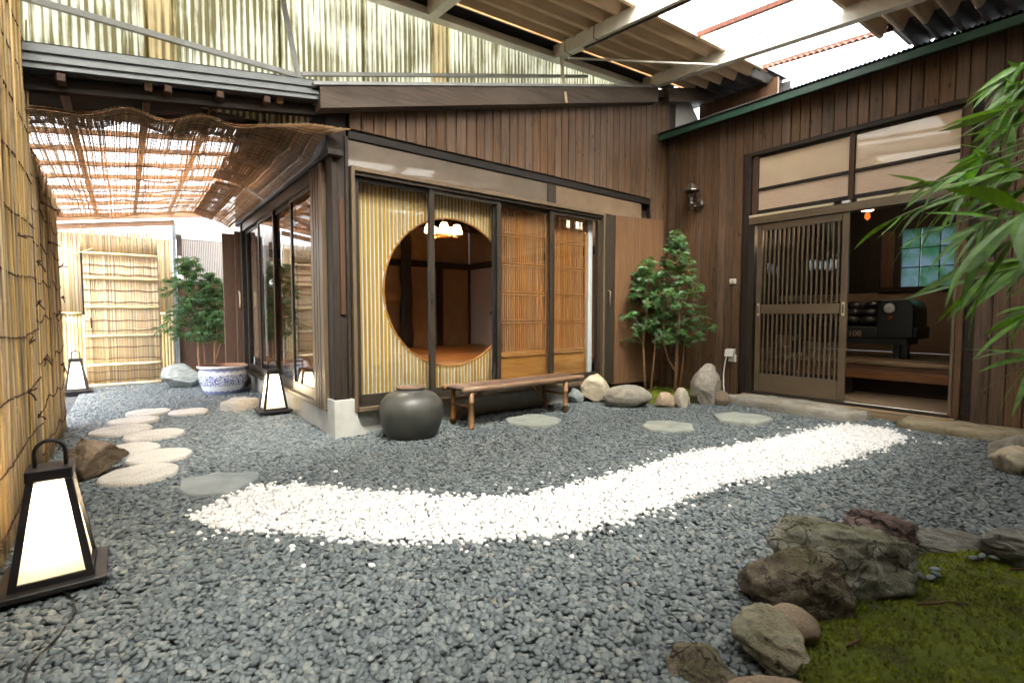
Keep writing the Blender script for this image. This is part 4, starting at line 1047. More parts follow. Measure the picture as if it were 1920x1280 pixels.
def slab(name, label, x, y, rx, ry, h, seed, mat, cat, rz=0.0, corners=0, group=None, wob=0.04, dome=0.0, smooth_top=0.004):
    q = random.Random(seed); N = 44; off = q.uniform(0, 90)
    if corners:
        cs = sorted([(2 * math.pi * (i + q.uniform(-0.3, 0.3)) / corners) for i in range(corners)]); cr = [q.uniform(0.82, 1.08) for _ in cs]
        def rad(a):
            best = 9
            for i in range(corners):
                a0, a1 = cs[i], cs[(i + 1) % corners]; 
                p0 = Vector((cr[i] * math.cos(a0), cr[i] * math.sin(a0))); p1 = Vector((cr[(i+1) % corners] * math.cos(a1), cr[(i+1) % corners] * math.sin(a1)))
                d = Vector((math.cos(a), math.sin(a))); e = p1 - p0; den = d.x * e.y - d.y * e.x
                if abs(den) < 1e-6: continue
                t = (p0.x * e.y - p0.y * e.x) / den; u = (p0.x * d.y - p0.y * d.x) / den
                if t > 0 and -0.001 <= u <= 1.001: best = min(best, t)
            return best if best < 9 else 1.0
    else:
        def rad(a): return 1.0
    rr = [rad(2 * math.pi * k / N) * (1 + wob * noise.noise(Vector((math.cos(2 * math.pi * k / N) * 2, math.sin(2 * math.pi * k / N) * 2, off))) + wob * 0.4 * noise.noise(Vector((math.cos(2 * math.pi * k / N) * 7, math.sin(2 * math.pi * k / N) * 7, off)))) for k in range(N)]
    rings = [(1.0, -0.03), (1.01, h * 0.55), (0.985, h * 0.9), (0.95, h), (0.8, h), (0.6, h), (0.4, h), (0.2, h)]
    vs, fs = [], []
    for f_, z in rings:
        for k in range(N):
            a = 2 * math.pi * k / N; r = rr[k] * f_; px_, py_ = r * rx * math.cos(a), r * ry * math.sin(a)
            zz = z + (smooth_top * (noise.noise(Vector((px_ * 9, py_ * 9, off))) + 0.5 * noise.noise(Vector((px_ * 25, py_ * 25, off)))) if z > 0 else 0) + (dome * (1 - f_ * f_) if z >= h else 0)
            vs.append((px_, py_, zz))
    for i in range(len(rings) - 1):
        for k in range(N):
            a = i * N + k; b = i * N + (k + 1) % N; fs.append((a, b, b + N, a + N))
    c = len(vs); vs.append((0, 0, h + dome)); b0 = (len(rings) - 1) * N
    for k in range(N): fs.append((b0 + k, b0 + (k + 1) % N, c))
    me = bpy.data.meshes.new(name); me.from_pydata(vs, [], fs); me.materials.append(rock_m[mat]); me.polygons.foreach_set('use_smooth', [True] * len(me.polygons)); me.update()
    o = add(name, me, None, (x, y, 0), (0, 0, VA + rz)); return tag(o, label, cat, group)
GS = 'round pale stepping stones in the passage'
steps = [(0.164, 6.133, 0.19, 0.18), (0.487, 5.915, 0.175, 0.17), (0.043, 5.729, 0.195, 0.19), (-0.049, 5.325, 0.215, 0.21), (0.165, 4.949, 0.205, 0.19), (0.0, 4.52, 0.185, 0.19), (0.164, 4.171, 0.19, 0.185), (0.046, 3.776, 0.205, 0.20)]
sl = ['farthest round stepping stone on the reed fence side', 'farthest round stepping stone on the house side', 'second farthest round stepping stone on the reed fence side', 'third farthest round stepping stone on the reed fence side', 'second farthest round stepping stone on the house side', 'second nearest round stepping stone on the reed fence side', 'nearest round stepping stone on the house side', 'nearest round stepping stone, largest of the pale row']
for i, (x, y, a, b) in enumerate(steps): slab('stepping_stone', sl[i], x, y, a, b, 0.035, 60 + i, 'pale_step', 'stone', 0.2 * i, 0, GS, 0.05)
slates = [('stepping_slate', 'blue-grey flat slate beside the tip of white pebbles', 0.425, 3.322, 0.25, 0.23, 0.03, 71, 'slate_blue', 0.2),
          ('stepping_slate', 'green flat slate in front of the bamboo bench', 2.943, 3.463, 0.28, 0.25, 0.035, 72, 'slate', 0.1),
          ('stepping_slate', 'green flat slate in front of the oval rock', 3.748, 2.56, 0.29, 0.22, 0.03, 73, 'slate', 0.3),
          ('stepping_slate', 'green flat slate nearest the sliding door', 4.535, 2.307, 0.30, 0.26, 0.045, 74, 'slate', -0.2)]
for (n_, l_, x, y, a, b, h, sd_, m_, rz) in slates: slab(n_, l_, x, y, a, b, h, sd_, m_, 'stone', rz, 7, 'flat slates set in the gravel', 0.07)
slab('stone_block', 'squarish pale stone block near the passage lantern', 0.94, 5.93, 0.2, 0.24, 0.10, 80, 'block', 'stone', 0.5, 4, None, 0.08, smooth_top=0.012)
slab('stone_sill', 'long grey stone sill under the closed sliding door', 5.46, 2.22, 0.30, 0.80, 0.09, 81, 'sill', 'stone', -VA - 0.06, 6, None, 0.07, smooth_top=0.012)
slab('stone_sill', 'brown stone sill under the open doorway and wall', 5.56, 0.78, 0.26, 0.78, 0.075, 85, 'sill2', 'stone', -VA + 0.05, 6, None, 0.06, smooth_top=0.012)

# ================================================================== GRAVEL
WHITE = [(0.222,2.873),(0.419,3.035),(0.568,3.13),(0.77,3.006),(1.069,2.63),(1.346,2.341),(1.531,2.147),(1.759,2.059),(2.141,2.017),(2.6,1.982),(3.207,1.978),(3.759,1.866),(4.413,1.744),(5.12,1.648),(5.2,1.35),
         (4.895,1.144),(3.964,1.218),(3.411,1.279),(3.092,1.397),(2.748,1.484),(2.198,1.503),(1.8,1.522),(1.522,1.595),(1.198,1.761),(0.954,1.939),(0.729,2.167),(0.559,2.382),(0.347,2.547),(0.229,2.828)]
MOSS = [(1.30,0.50),(1.50,0.60),(1.773,0.70),(2.255,0.62),(2.48,0.60),(2.742,0.45),(2.95,0.25),(3.3,-0.6),(3.2,-1.5),(1.6,-1.6),(1.1,-0.6),(1.1,0.2)]
def inside(px_, py_, poly):
    r = np.zeros(px_.shape, bool); n = len(poly)
    for i in range(n):
        x0, y0 = poly[i]; x1, y1 = poly[(i + 1) % n]
        c = ((y0 > py_) != (y1 > py_)) & (px_ < (x1 - x0) * (py_ - y0) / (y1 - y0 + 1e-12) + x0)
        r ^= c
    return r
def edge_dist(px_, py_, poly):
    d = np.full(px_.shape, 9.0); n = len(poly)
    for i in range(n):
        x0, y0 = poly[i]; x1, y1 = poly[(i + 1) % n]; ex, ey = x1 - x0, y1 - y0
        t = np.clip(((px_ - x0) * ex + (py_ - y0) * ey) / (ex * ex + ey * ey), 0, 1)
        d = np.minimum(d, np.hypot(px_ - x0 - t * ex, py_ - y0 - t * ey))
    return d
rg = np.random.default_rng(5)
def lay(step):
    gx = np.arange(-0.46, 5.75, step); gy = np.arange(-1.6, 8.95, step * 0.87)
    X, Y = np.meshgrid(gx, gy); X = X + (np.arange(len(gy))[:, None] % 2) * step / 2
    X = (X + rg.uniform(-0.36, 0.36, X.shape) * step).ravel(); Y = (Y + rg.uniform(-0.36, 0.36, Y.shape) * step).ravel()
    k = ~((X > 1.31) & (Y > 4.03)) & ~((X > 0.62) & (Y > 8.99)) & (X < 5.66) & ~inside(X, Y, MOSS)
    k &= (X * 0.616 + Y * 0.788 > 0.75)
    k &= ~((X > 4.75) & (Y > 3.2)) | (X < 1.4)
    for (sx, sy, a, b) in steps: k &= ((X - sx) / a) ** 2 + ((Y - sy) / b) ** 2 > 0.86
    for (_, _, sx, sy, a, b, _, _, _, _) in slates: k &= ((X - sx) / a) ** 2 + ((Y - sy) / b) ** 2 > 0.62
    k &= ((X - 0.94) / 0.18) ** 2 + ((Y - 5.93) / 0.2) ** 2 > 0.8
    k &= ((X - 5.46) / 0.27) ** 2 + ((Y - 2.22) / 0.72) ** 2 > 0.8
    k &= ((X - 5.56) / 0.24) ** 2 + ((Y - 0.78) / 0.72) ** 2 > 0.8
    return X[k], Y[k]
def pebble_meshes(tagname, mat, n, flat):
    c = bpy.data.collections.new(tagname)
    for i in range(n):
        q = random.Random(900 + i); vs, fs = ico(2); off = Vector((q.uniform(0, 50),) * 3)
        sx, sy, sz = 1.0, q.uniform(0.62, 0.9), q.uniform(*flat)
        me = bpy.data.meshes.new(tagname)
        pv = []
        for v in vs:
            r = 1 + 0.16 * noise.noise(v * 1.1 + off) + 0.05 * noise.noise(v * 3 + off)
            pv.append((v.x * sx * r * 0.5, v.y * sy * r * 0.5, v.z * sz * r * 0.5))
        me.from_pydata(pv, [], fs); me.materials.append(mat); me.polygons.foreach_set('use_smooth', [True] * len(me.polygons)); me.update()
        c.objects.link(bpy.data.objects.new(tagname, me))
    return c
def scatter(name, P, Rt, Sc, Id, coll, label, cat):
    me = bpy.data.meshes.new(name); me.from_pydata(P.tolist(), [], [])
    for an, arr, ty in (('rot', Rt, 'FLOAT_VECTOR'), ('scl', Sc, 'FLOAT_VECTOR')):
        at = me.attributes.new(an, ty, 'POINT'); at.data.foreach_set('vector', np.ascontiguousarray(arr, dtype=np.float32).ravel())
    at = me.attributes.new('pick', 'INT', 'POINT'); at.data.foreach_set('value', np.ascontiguousarray(Id, dtype=np.int32))
    o = add(name, me); tag(o, label, cat, None, 'stuff')
    ng = bpy.data.node_groups.new(name, 'GeometryNodeTree')
    ng.interface.new_socket('Geometry', in_out='INPUT', socket_type='NodeSocketGeometry'); ng.interface.new_socket('Geometry', in_out='OUTPUT', socket_type='NodeSocketGeometry')
    N = ng.nodes; L = ng.links
    gi = N.new('NodeGroupInput'); go = N.new('NodeGroupOutput')
    ci = N.new('GeometryNodeCollectionInfo'); ci.inputs['Collection'].default_value = coll; ci.inputs['Separate Children'].default_value = True; ci.inputs['Reset Children'].default_value = True
    ip = N.new('GeometryNodeInstanceOnPoints'); ip.inputs['Pick Instance'].default_value = True
    def na(nm, ty):
        q = N.new('GeometryNodeInputNamedAttribute'); q.data_type = ty; q.inputs['Name'].default_value = nm; return q.outputs['Attribute']
    L.new(gi.outputs[0], ip.inputs['Points']); L.new(ci.outputs[0], ip.inputs['Instance'])
    L.new(na('pick', 'INT'), ip.inputs['Instance Index']); L.new(na('rot', 'FLOAT_VECTOR'), ip.inputs['Rotation']); L.new(na('scl', 'FLOAT_VECTOR'), ip.inputs['Scale'])
    L.new(ip.outputs[0], go.inputs[0])
    md = o.modifiers.new('scatter', 'NODES'); md.node_group = ng
    return o
def pebble_mat(name, stops, rough=0.55, nz=0.25):
    g = G(name); r = g.rand()
    col = g.ramp(r, stops)
    n = g.noise(g.coord((1, 1, 1)), 3.0, 6, 0.65)
    col = g.mix(nz, col, g.mix(1.0, col, g.ramp(n, [(0.35, (0.45, 0.45, 0.45)), (0.65, (1.5, 1.5, 1.5))]), 'MULTIPLY'))
    g.set(Base_Color=col, Roughness=rough); return g.m
grey_m = pebble_mat('grey_pebble', [(0.0, (0.066, 0.08, 0.087)), (0.3, (0.102, 0.124, 0.132)), (0.7, (0.135, 0.16, 0.166)), (0.92, (0.18, 0.204, 0.2)), (0.985, (0.2, 0.216, 0.2)), (1.0, (0.19, 0.175, 0.14))])
white_m = pebble_mat('white_pebble', [(0.0, (0.48, 0.48, 0.46)), (0.12, (0.64, 0.64, 0.63)), (0.6, (0.73, 0.73, 0.73)), (1.0, (0.76, 0.75, 0.71))], 0.5, 0.12)
grey_c = pebble_meshes('grey_pebble', grey_m, 10, (0.34, 0.55)); white_c = pebble_meshes('white_pebble', white_m, 8, (0.55, 0.8))
def mk(X, Y, z0, zj, s0, s1, tilt, n):
    k = len(X); P = np.stack([X, Y, z0 + rg.uniform(-zj, zj, k)], 1)
    Rt = np.stack([rg.normal(0, tilt, k), rg.normal(0, tilt, k), rg.uniform(0, 6.283, k)], 1)
    s = rg.lognormal(math.log((s0 + s1) / 2), 0.2, k).clip(s0, s1); Sc = np.stack([s, s, s], 1)
    return P, Rt, Sc, rg.integers(0, n, k)
gx_, gy_, gz_, gi_ = [], [], [], []
X1, Y1 = lay(0.021); X2, Y2 = lay(0.0235)
in1 = inside(X1, Y1, WHITE); d1 = edge_dist(X1, Y1, WHITE); sd1 = np.where(in1, d1, -d1) + rg.normal(0, 0.022, len(X1))
keep = (sd1 < 0) | (rg.random(len(X1)) < 0.02)
a = mk(X1[keep], Y1[keep], 0.004, 0.0055, 0.017, 0.043, 0.3, 10); b = mk(X2, Y2, -0.008, 0.004, 0.02, 0.041, 0.3, 10)
scatter('grey_gravel', *[np.concatenate([p, q]) for p, q in zip(a, b)], grey_c, 'blue-grey rounded gravel covering the courtyard floor', 'gravel')
X3, Y3 = lay(0.019)
in3 = inside(X3, Y3, WHITE); d3 = edge_dist(X3, Y3, WHITE); sd3 = np.where(in3, d3, -d3) + rg.normal(0, 0.025, len(X3))
kw_ = (sd3 > 0) | ((sd3 > -0.07) & (rg.random(len(X3)) < 0.10)) | ((sd3 > -0.25) & (rg.random(len(X3)) < 0.004))
a = mk(X3[kw_], Y3[kw_], 0.010, 0.005, 0.018, 0.034, 0.4, 8)
scatter('white_pebbles', *a, white_c, 'curved band of white pebbles crossing the grey gravel', 'pebbles')

# ------------------------------------------------------------------ moss
def moss_z(x, y): return 0.028 + 0.04 * noise.noise(Vector((x * 2.2, y * 2.2, 3))) + 0.022 * noise.noise(Vector((x * 9, y * 9, 5))) + 0.01 * noise.noise(Vector((x * 24, y * 24, 8)))
mg = G('moss_ground'); v = mg.coord((1, 1, 1))
mg.set(Base_Color=mg.ramp(mg.noise(v, 6, 8, 0.7), [(0.33, (0.055, 0.05, 0.01)), (0.5, (0.11, 0.14, 0.008)), (0.68, (0.17, 0.21, 0.01))]), Roughness=0.95); mg.bump(mg.noise(v, 55, 8, 0.8), 1.0, 0.02)
tg = G('moss_tuft'); tl = tg.n('ShaderNodeObjectInfo')
live = tg.ramp(tl.outputs['Random'], [(0.0, (0.11, 0.12, 0.008)), (0.35, (0.2, 0.245, 0.008)), (0.9, (0.3, 0.36, 0.012)), (1.0, (0.16, 0.12, 0.03))])
dead = tg.ramp(tl.outputs['Random'], [(0.0, (0.05, 0.04, 0.015)), (1.0, (0.11, 0.1, 0.02))])
pn = tg.noise(tl.outputs['Location'], 4.5, 5, 0.65)
tg.set(Base_Color=tg.mix(tg.ramp(pn, [(0.56, (0, 0, 0)), (0.68, (1, 1, 1))]), live, dead), Roughness=0.9)
tc_ = bpy.data.collections.new('moss_tuft')
for i in range(5):
    q = random.Random(i + 40); m = MB()
    for k in range(11):
        a = q.uniform(0, 6.28); r = q.uniform(0, 0.4); l = q.uniform(0.5, 1.0); lean = q.uniform(0.1, 0.6); bx_, by_ = r * math.cos(a), r * math.sin(a); c_, s_ = math.cos(a + 1.57) * 0.09, math.sin(a + 1.57) * 0.09
        m.raw([(bx_ - c_, by_ - s_, 0), (bx_ + c_, by_ + s_, 0), (bx_ + math.cos(a) * lean, by_ + math.sin(a) * lean, l)], [(0, 1, 2)])
    tc_.objects.link(bpy.data.objects.new('moss_tuft', m.mesh('moss_tuft', tg.m)))
def moss_bed(poly, label, step, dz=0.0, zs=1.0):
    xs = [p[0] for p in poly]; ys = [p[1] for p in poly]
    x0, x1, y0, y1 = min(xs), max(xs), min(ys), max(ys)
    n = 90
    gx, gy = np.meshgrid(np.linspace(x0, x1, n), np.linspace(y0, y1, n)); ed = np.where(inside(gx, gy, poly), 1, -1) * edge_dist(gx, gy, poly)
    m = MB()
    m.v = [(gx[j, i], gy[j, i], (moss_z(gx[j, i], gy[j, i]) + dz) * zs * min(1, max(0, ed[j, i] / 0.06)) - (0.05 if ed[j, i] < 0 else 0.0)) for j in range(n) for i in range(n)]
    for j in range(n - 1):
        for i in range(n - 1):
            if max(ed[j, i], ed[j, i+1], ed[j+1, i], ed[j+1, i+1]) > -0.01: m.f.append((j*n+i, j*n+i+1, (j+1)*n+i+1, (j+1)*n+i))
    o = m.build('moss_mound', mg.m, None, smooth=True); tag(o, label + ' mound', 'moss', None, 'stuff')
    X, Y = np.meshgrid(np.arange(x0, x1, step), np.arange(y0, y1, step)); X = (X + rg.uniform(-.5, .5, X.shape) * step).ravel(); Y = (Y + rg.uniform(-.5, .5, Y.shape) * step).ravel()
    k = inside(X, Y, poly); X, Y = X[k], Y[k]
    thin = np.array([noise.noise(Vector((x * 5, y * 5, 9))) for x, y in zip(X, Y)]); k = rg.random(len(X)) < np.clip(0.75 + thin, 0.15, 1); X, Y = X[k], Y[k]
    d = edge_dist(X, Y, poly)
    Z = np.array([(moss_z(x, y) + dz) * zs * min(1, dd / 0.06) for x, y, dd in zip(X, Y, d)])
    c = len(X); s = rg.uniform(0.008, 0.017, c)
    scatter('moss', np.stack([X, Y, Z - 0.002], 1), np.stack([rg.normal(0, .3, c), rg.normal(0, .3, c), rg.uniform(0, 6.28, c)], 1), np.stack([s, s, s], 1), rg.integers(0, 5, c), tc_, label, 'moss')
moss_bed(MOSS, 'bright green moss bed edged with rocks', 0.0105)
moss_bed([(4.55,3.35),(4.95,3.12),(5.25,2.95),(5.69,2.95),(5.69,3.94),(4.6,3.94),(4.5,3.6)], 'small moss patch at the feet of the maples', 0.016, 0.01, 1.4)

for k, (pts, lab) in enumerate((([(2.0,0.42),(2.06,0.38),(2.13,0.37),(2.19,0.33)], 'thin dark twig lying on the moss near the mossy rock'), ([(2.62,0.28),(2.70,0.22),(2.80,0.20)], 'thin dark twig lying on the moss by the grey slab'), ([(1.63,0.50),(1.70,0.49),(1.76,0.52)], 'short dark twig beside the smooth tan rock'))):
    m = MB(); m.tube([(x, y, moss_z(x, y) + 0.014) for x, y in pts], [0.004, 0.0035, 0.0025, 0.002][:len(pts)], 6)
    tag(m.build('twig', W['vine'], None, (pts[0][0], pts[0][1], 0.03), smooth=True), lab, 'twig')
GP = 'grey pebbles strayed onto the moss'
for k, (x, y) in enumerate(((2.27,0.47),(2.30,0.45),(2.33,0.44),(2.36,0.45),(2.62,0.36),(2.65,0.33),(2.59,0.38))):
    o = add('pebble', rg.choice([c.data for c in grey_c.objects]), None, (x, y, moss_z(x, y) + 0.018), (rnd.gauss(0,.2), rnd.gauss(0,.2), rnd.uniform(0,6)), (0.036,) * 3)
    tag(o, ['grey pebble on the moss nearest the mossy rock, first of four', 'second of four grey pebbles on the moss by the red slab', 'third of four grey pebbles on the moss by the red slab', 'last of four grey pebbles on the moss by the red slab', 'middle of three grey pebbles on the moss by the grey slab', 'grey pebble on the moss nearest the sloping grey rock', 'grey pebble on the moss tucked under the grey slab'][k], 'pebble', GP)

# ================================================================== LANTERNS
LZ = paper('lantern_paper', (0.9, 0.84, 0.72), 0.75)
LB, LT, LH = 0.115, 0.062, 0.355        # half widths at foot and top, height of the body
def lantern_parts(root):
    o = wloc(root)
    bx('base_plate', o.x-0.15, o.x+0.15, o.y-0.15, o.y+0.15, o.z+0.012, o.z+0.032, W['black'], root, 0.003)
    bx('base_foot', o.x-0.12, o.x+0.12, o.y-0.12, o.y+0.12, o.z-0.02, o.z+0.0115, W['black'], root)
    z0, z1 = o.z + 0.033, o.z + 0.033 + LH
    for sx in (-1, 1):
        for sy in (-1, 1):
            m = MB(); t = 0.011
            b0 = (o.x + sx*(LB-t), o.y + sy*(LB-t)); t0 = (o.x + sx*(LT-t), o.y + sy*(LT-t))
            m.hexa([(b0[0]-t,b0[1]-t,z0),(b0[0]+t,b0[1]-t,z0),(b0[0]+t,b0[1]+t,z0),(b0[0]-t,b0[1]+t,z0),(t0[0]-t,t0[1]-t,z1),(t0[0]+t,t0[1]-t,z1),(t0[0]+t,t0[1]+t,z1),(t0[0]-t,t0[1]+t,z1)])
            m.build('corner_bar', W['black'], root)
    for (ax, sg) in (('x', -1), ('x', 1), ('y', -1), ('y', 1)):
        def pt(u, z, ins):     # u across -1..1
            f = (z - z0) / (z1 - z0); h = LB + (LT - LB) * f
            a, d = u * (h - 0.021), sg * (h - ins)
            return (o.x + d, o.y + a, z) if ax == 'x' else (o.x + a, o.y + d, z)
        m = MB(); za, zb = z0 + 0.02, z1 - 0.006
        m.raw([pt(-1, za, 0.012), pt(1, za, 0.012), pt(1, zb, 0.012), pt(-1, zb, 0.012)], [(0,1,2,3)]); m.build('paper_panel', LZ, root)
        m = MB(); m.hexa([pt(-1, z0, 0.001), pt(1, z0, 0.001), pt(1, z0, 0.02), pt(-1, z0, 0.02), pt(-1, za, 0.001), pt(1, za, 0.001), pt(1, za, 0.02), pt(-1, za, 0.02)]); m.build('bottom_bar', W['black'], root)
    bx('top_cap', o.x-LT-0.002, o.x+LT+0.002, o.y-LT-0.002, o.y+LT+0.002, z1+0.001, z1+0.042, W['black'], root, 0.003)
    pts = [(o.x-0.042, o.y, z1+0.042), (o.x-0.042, o.y, z1+0.09)] + [(o.x-0.042*math.cos(math.pi*k/10), o.y, z1+0.09+0.045*math.sin(math.pi*k/10)) for k in range(1, 10)] + [(o.x+0.042, o.y, z1+0.09), (o.x+0.042, o.y, z1+0.042)]
    MB().tube(pts, 0.0065, 8).build('handle', W['black'], root, smooth=True)
    m = MB(); m.lathe((o.x, o.y, z0+0.15), [(0.002,0),(0.02,0.012),(0.026,0.035),(0.02,0.06),(0.012,0.075),(0.004,0.08)], 12); m.build('bulb', emit('lantern_bulb', (1.0, 0.85, 0.6), 4.0), root, smooth=True)
def lantern_light(root, power):
    ld = bpy.data.lights.new('lantern_light', 'POINT'); ld.energy = power; ld.color = (1.0, 0.84, 0.62); ld.shadow_soft_size = 0.03
    o = bpy.data.objects.new('lantern_light', ld); COL.objects.link(o); o.parent = root; o.location = (0, 0, 0.275)
GL = 'paper garden lanterns on the gravel'
L1 = thing('garden_lantern', 'large lit paper lantern in black frame against the reed fence', 'lantern', (-0.23, 2.45, 0.02), GL); lantern_parts(L1); lantern_light(L1, 1.3)
MB().tube([(-0.20,2.31,0.03),(-0.17,2.25,0.012),(-0.16,2.15,0.018),(-0.19,2.02,0.016),(-0.24,1.9,0.018),(-0.25,1.75,0.018)], 0.004, 6).build('cord', W['black'], L1, smooth=True)
L2 = copy_tree(L1); L2.location = (1.16, 5.40, 0.02); L2['label'] = 'lit paper lantern beside the glass front of the house'
L3 = copy_tree(L1); L3.location = (-0.50, 8.33, 0.02); L3['label'] = 'lit paper lantern in front of the bamboo gate fence'
for l in (L2, L3):
    for c in list(l.children):
        if c.name.startswith('cord'): bpy.data.objects.remove(c)

# ================================================================== POTS
pg = G('dark_glaze'); v = pg.coord((1, 1, 1))
pg.set(Base_Color=pg.ramp(pg.noise(v, 7, 6), [(0.35, (0.058, 0.058, 0.05)), (0.65, (0.085, 0.083, 0.07)), (0.85, (0.11, 0.09, 0.065))]), Roughness=pg.ramp(pg.noise(v, 5, 4), [(0.3, (0.3,)*3), (0.7, (0.46,)*3)])); pg.bump(pg.noise(v, 18, 4), 0.06, 0.01)
PT = thing('storage_pot', 'squat dark glazed pot in front of the striped screen', 'pot', (1.84, 3.70, 0))
m = MB(); m.lathe((1.84, 3.70, -0.01), [(0.175,0.0),(0.19,0.01),(0.225,0.07),(0.25,0.14),(0.264,0.21),(0.262,0.26),(0.243,0.31),(0.205,0.355),(0.155,0.383),(0.126,0.394),(0.118,0.401),(0.12,0.41),(0.125,0.417)], 48); m.build('body', pg.m, PT, smooth=True)
m = MB(); m.lathe((1.84, 3.70, -0.01), [(0.125,0.4175),(0.121,0.423),(0.112,0.421),(0.106,0.40),(0.15,0.35),(0.2,0.2),(0.01,0.18)], 48); m.build('rim', basic('bare_clay', (0.2, 0.12, 0.075), (0.12, 0.08, 0.055), rough=0.6), PT, smooth=True)
bp = G('blue_white_porcelain'); tcn = bp.n('ShaderNodeTexCoord'); sp = bp.n('ShaderNodeSeparateXYZ'); bp.put(sp.inputs[0], tcn.outputs['Object'])
ang = bp.math('ARCTAN2', sp.outputs['Y'], sp.outputs['X']); cb = bp.n('ShaderNodeCombineXYZ'); bp.put(cb.inputs['X'], bp.math('MULTIPLY', ang, 3.2)); bp.put(cb.inputs['Y'], bp.math('MULTIPLY', sp.outputs['Z'], 12.0))
vo = bp.n('ShaderNodeTexVoronoi', feature='SMOOTH_F1'); bp.put(vo.inputs['Vector'], cb.outputs[0]); vo.inputs['Scale'].default_value = 1.7; vo.inputs['Smoothness'].default_value = 0.3
nn = bp.noise(cb.outputs[0], 3.4, 3, 0.5, 1.5)
motif = bp.ramp(bp.math('ADD', bp.math('SINE', bp.math('MULTIPLY', vo.outputs['Distance'], 24.0)), bp.math('MULTIPLY', bp.math('SUBTRACT', nn, 0.5), 5.0)), [(0.05, (0, 0, 0)), (0.25, (1, 1, 1))])
zz = sp.outputs['Z']
def band(a, b): return bp.math('MULTIPLY', bp.math('GREATER_THAN', zz, a), bp.math('LESS_THAN', zz, b))
wavy = bp.math('ADD', zz, bp.math('MULTIPLY', bp.math('SINE', bp.math('MULTIPLY', ang, 22.0)), 0.006))
def wband(a, b): return bp.math('MULTIPLY', bp.math('GREATER_THAN', wavy, a), bp.math('LESS_THAN', wavy, b))
fac = bp.math('MAXIMUM', bp.math('MULTIPLY', motif, band(0.12, 0.255)), bp.math('MAXIMUM', bp.math('MULTIPLY', wband(-0.1, 0.055), 0.75), bp.math('MULTIPLY', wband(0.295, 0.335), 0.6)))
bp.set(Base_Color=bp.mix(fac, (0.72, 0.74, 0.76), (0.05, 0.09, 0.34)), Roughness=0.15)
BP = thing('blue_white_pot', 'blue and white porcelain planter standing empty in the passage', 'pot', (0.97, 7.22, 0))
m = MB(); m.lathe((0.97, 7.22, 0), [(0.19,-0.01),(0.2,0.01),(0.235,0.08),(0.262,0.16),(0.272,0.24),(0.266,0.3),(0.255,0.318),(0.262,0.33),(0.282,0.338),(0.286,0.352),(0.28,0.364)], 48); m.build('body', bp.m, BP, smooth=True)
m = MB(); m.lathe((0.97, 7.22, 0), [(0.28,0.3645),(0.262,0.366),(0.252,0.355),(0.245,0.30),(0.24,0.2),(0.01,0.19)], 48); m.build('rim', basic('terracotta_inside', (0.42, 0.2, 0.1), rough=0.7), BP, smooth=True)

# ================================================================== BENCH
BN = thing('bamboo_bench', 'low bamboo bench with dark twig seat in front of the window', 'bench', (2.95, 3.7, 0))
def bpole(name, a, b, r, mat, seed, nodes=3, sides=12): 
    o = pole(name, a, b, r, mat, BN, nodes, seed); return o
bpole('rail', (2.245, 3.553, 0.352), (3.745, 3.60, 0.352), 0.027, W['bamboo_brown'], 600, 5)
bpole('rail', (2.245, 3.885, 0.345), (3.70, 3.925, 0.345), 0.024, W['bamboo_brown'], 601, 5)
for i in range(12):
    f_ = (i + 0.5) / 12; y0 = 3.583 + 0.276 * f_; rr_ = 0.0125 * rnd.uniform(0.85, 1.1)
    q = random.Random(620 + i); pts = []
    for k in range(9): pts.append((2.262 + 1.44 * k / 8 + q.uniform(-0.01, 0.01) * (k in (0, 8)), y0 + 0.044 * k / 8 + q.uniform(-0.002, 0.002), 0.358 + q.uniform(-0.003, 0.003)))
    MB().tube(pts, [rr_ * q.uniform(0.9, 1.1) for _ in pts], 8).build('seat_twig', W['twig'], BN, smooth=True)
legs = [(2.335, 3.56), (2.335, 3.86), (3.50, 3.60), (3.47, 3.885)]
for i, (x, y) in enumerate(legs): bpole('leg', (x, y, -0.02), (x, y, 0.34), 0.025, W['bamboo_leg'], 640 + i, 2)
for i, (a, b) in enumerate((((2.335, 3.565, 0.20), (2.335, 3.855, 0.20)), ((3.50, 3.605, 0.20), (3.47, 3.88, 0.20)), ((2.35, 3.86, 0.10), (2.62, 3.72, 0.33)), ((3.47, 3.88, 0.08), (3.15, 3.72, 0.33)))):
    bpole('brace', a, b, 0.013, W['bamboo_leg'], 650 + i, 1)
for i, x in enumerate((2.62, 3.15)): bpole('crossbar', (x, 3.57, 0.327), (x, 3.89, 0.327), 0.012, W['twig'], 660 + i, 1)

# ================================================================== MAPLES
ml = leaf_mat('maple_leaf', (0.085, 0.19, 0.05), (0.04, 0.11, 0.04), 0.8)
ml2 = leaf_mat('passage_maple_leaf', (0.085, 0.19, 0.065), (0.04, 0.11, 0.045), 0.8)
bk = basic('maple_bark', (0.36, 0.2, 0.11), (0.26, 0.13, 0.07), rough=0.8, scale=30, bump=0.2)
def maple_leaf(m, p, d, up, s, q):
    d = d.normalized(); side = d.cross(up).normalized(); n_ = side.cross(d).normalized()
    lob = [(-100, 0.4), (-68, 0.7), (-34, 0.92), (0, 1.0), (34, 0.92), (68, 0.7), (100, 0.4)]
    vs = [p]; fs = []
    for a, l in lob:
        a = math.radians(a + q.uniform(-5, 5)); dr = d * math.cos(a) + side * math.sin(a); wd = n_.cross(dr) * (s * 0.115)
        l *= s; k = len(vs)
        mid = p + dr * (l * 0.55) - n_ * (0.03 * l); tip = p + dr * l - n_ * (0.22 * l)
        vs += [mid + wd, mid - wd, tip]; fs += [(0, k, k + 2), (0, k + 2, k + 1)]
    m.raw(vs, fs)
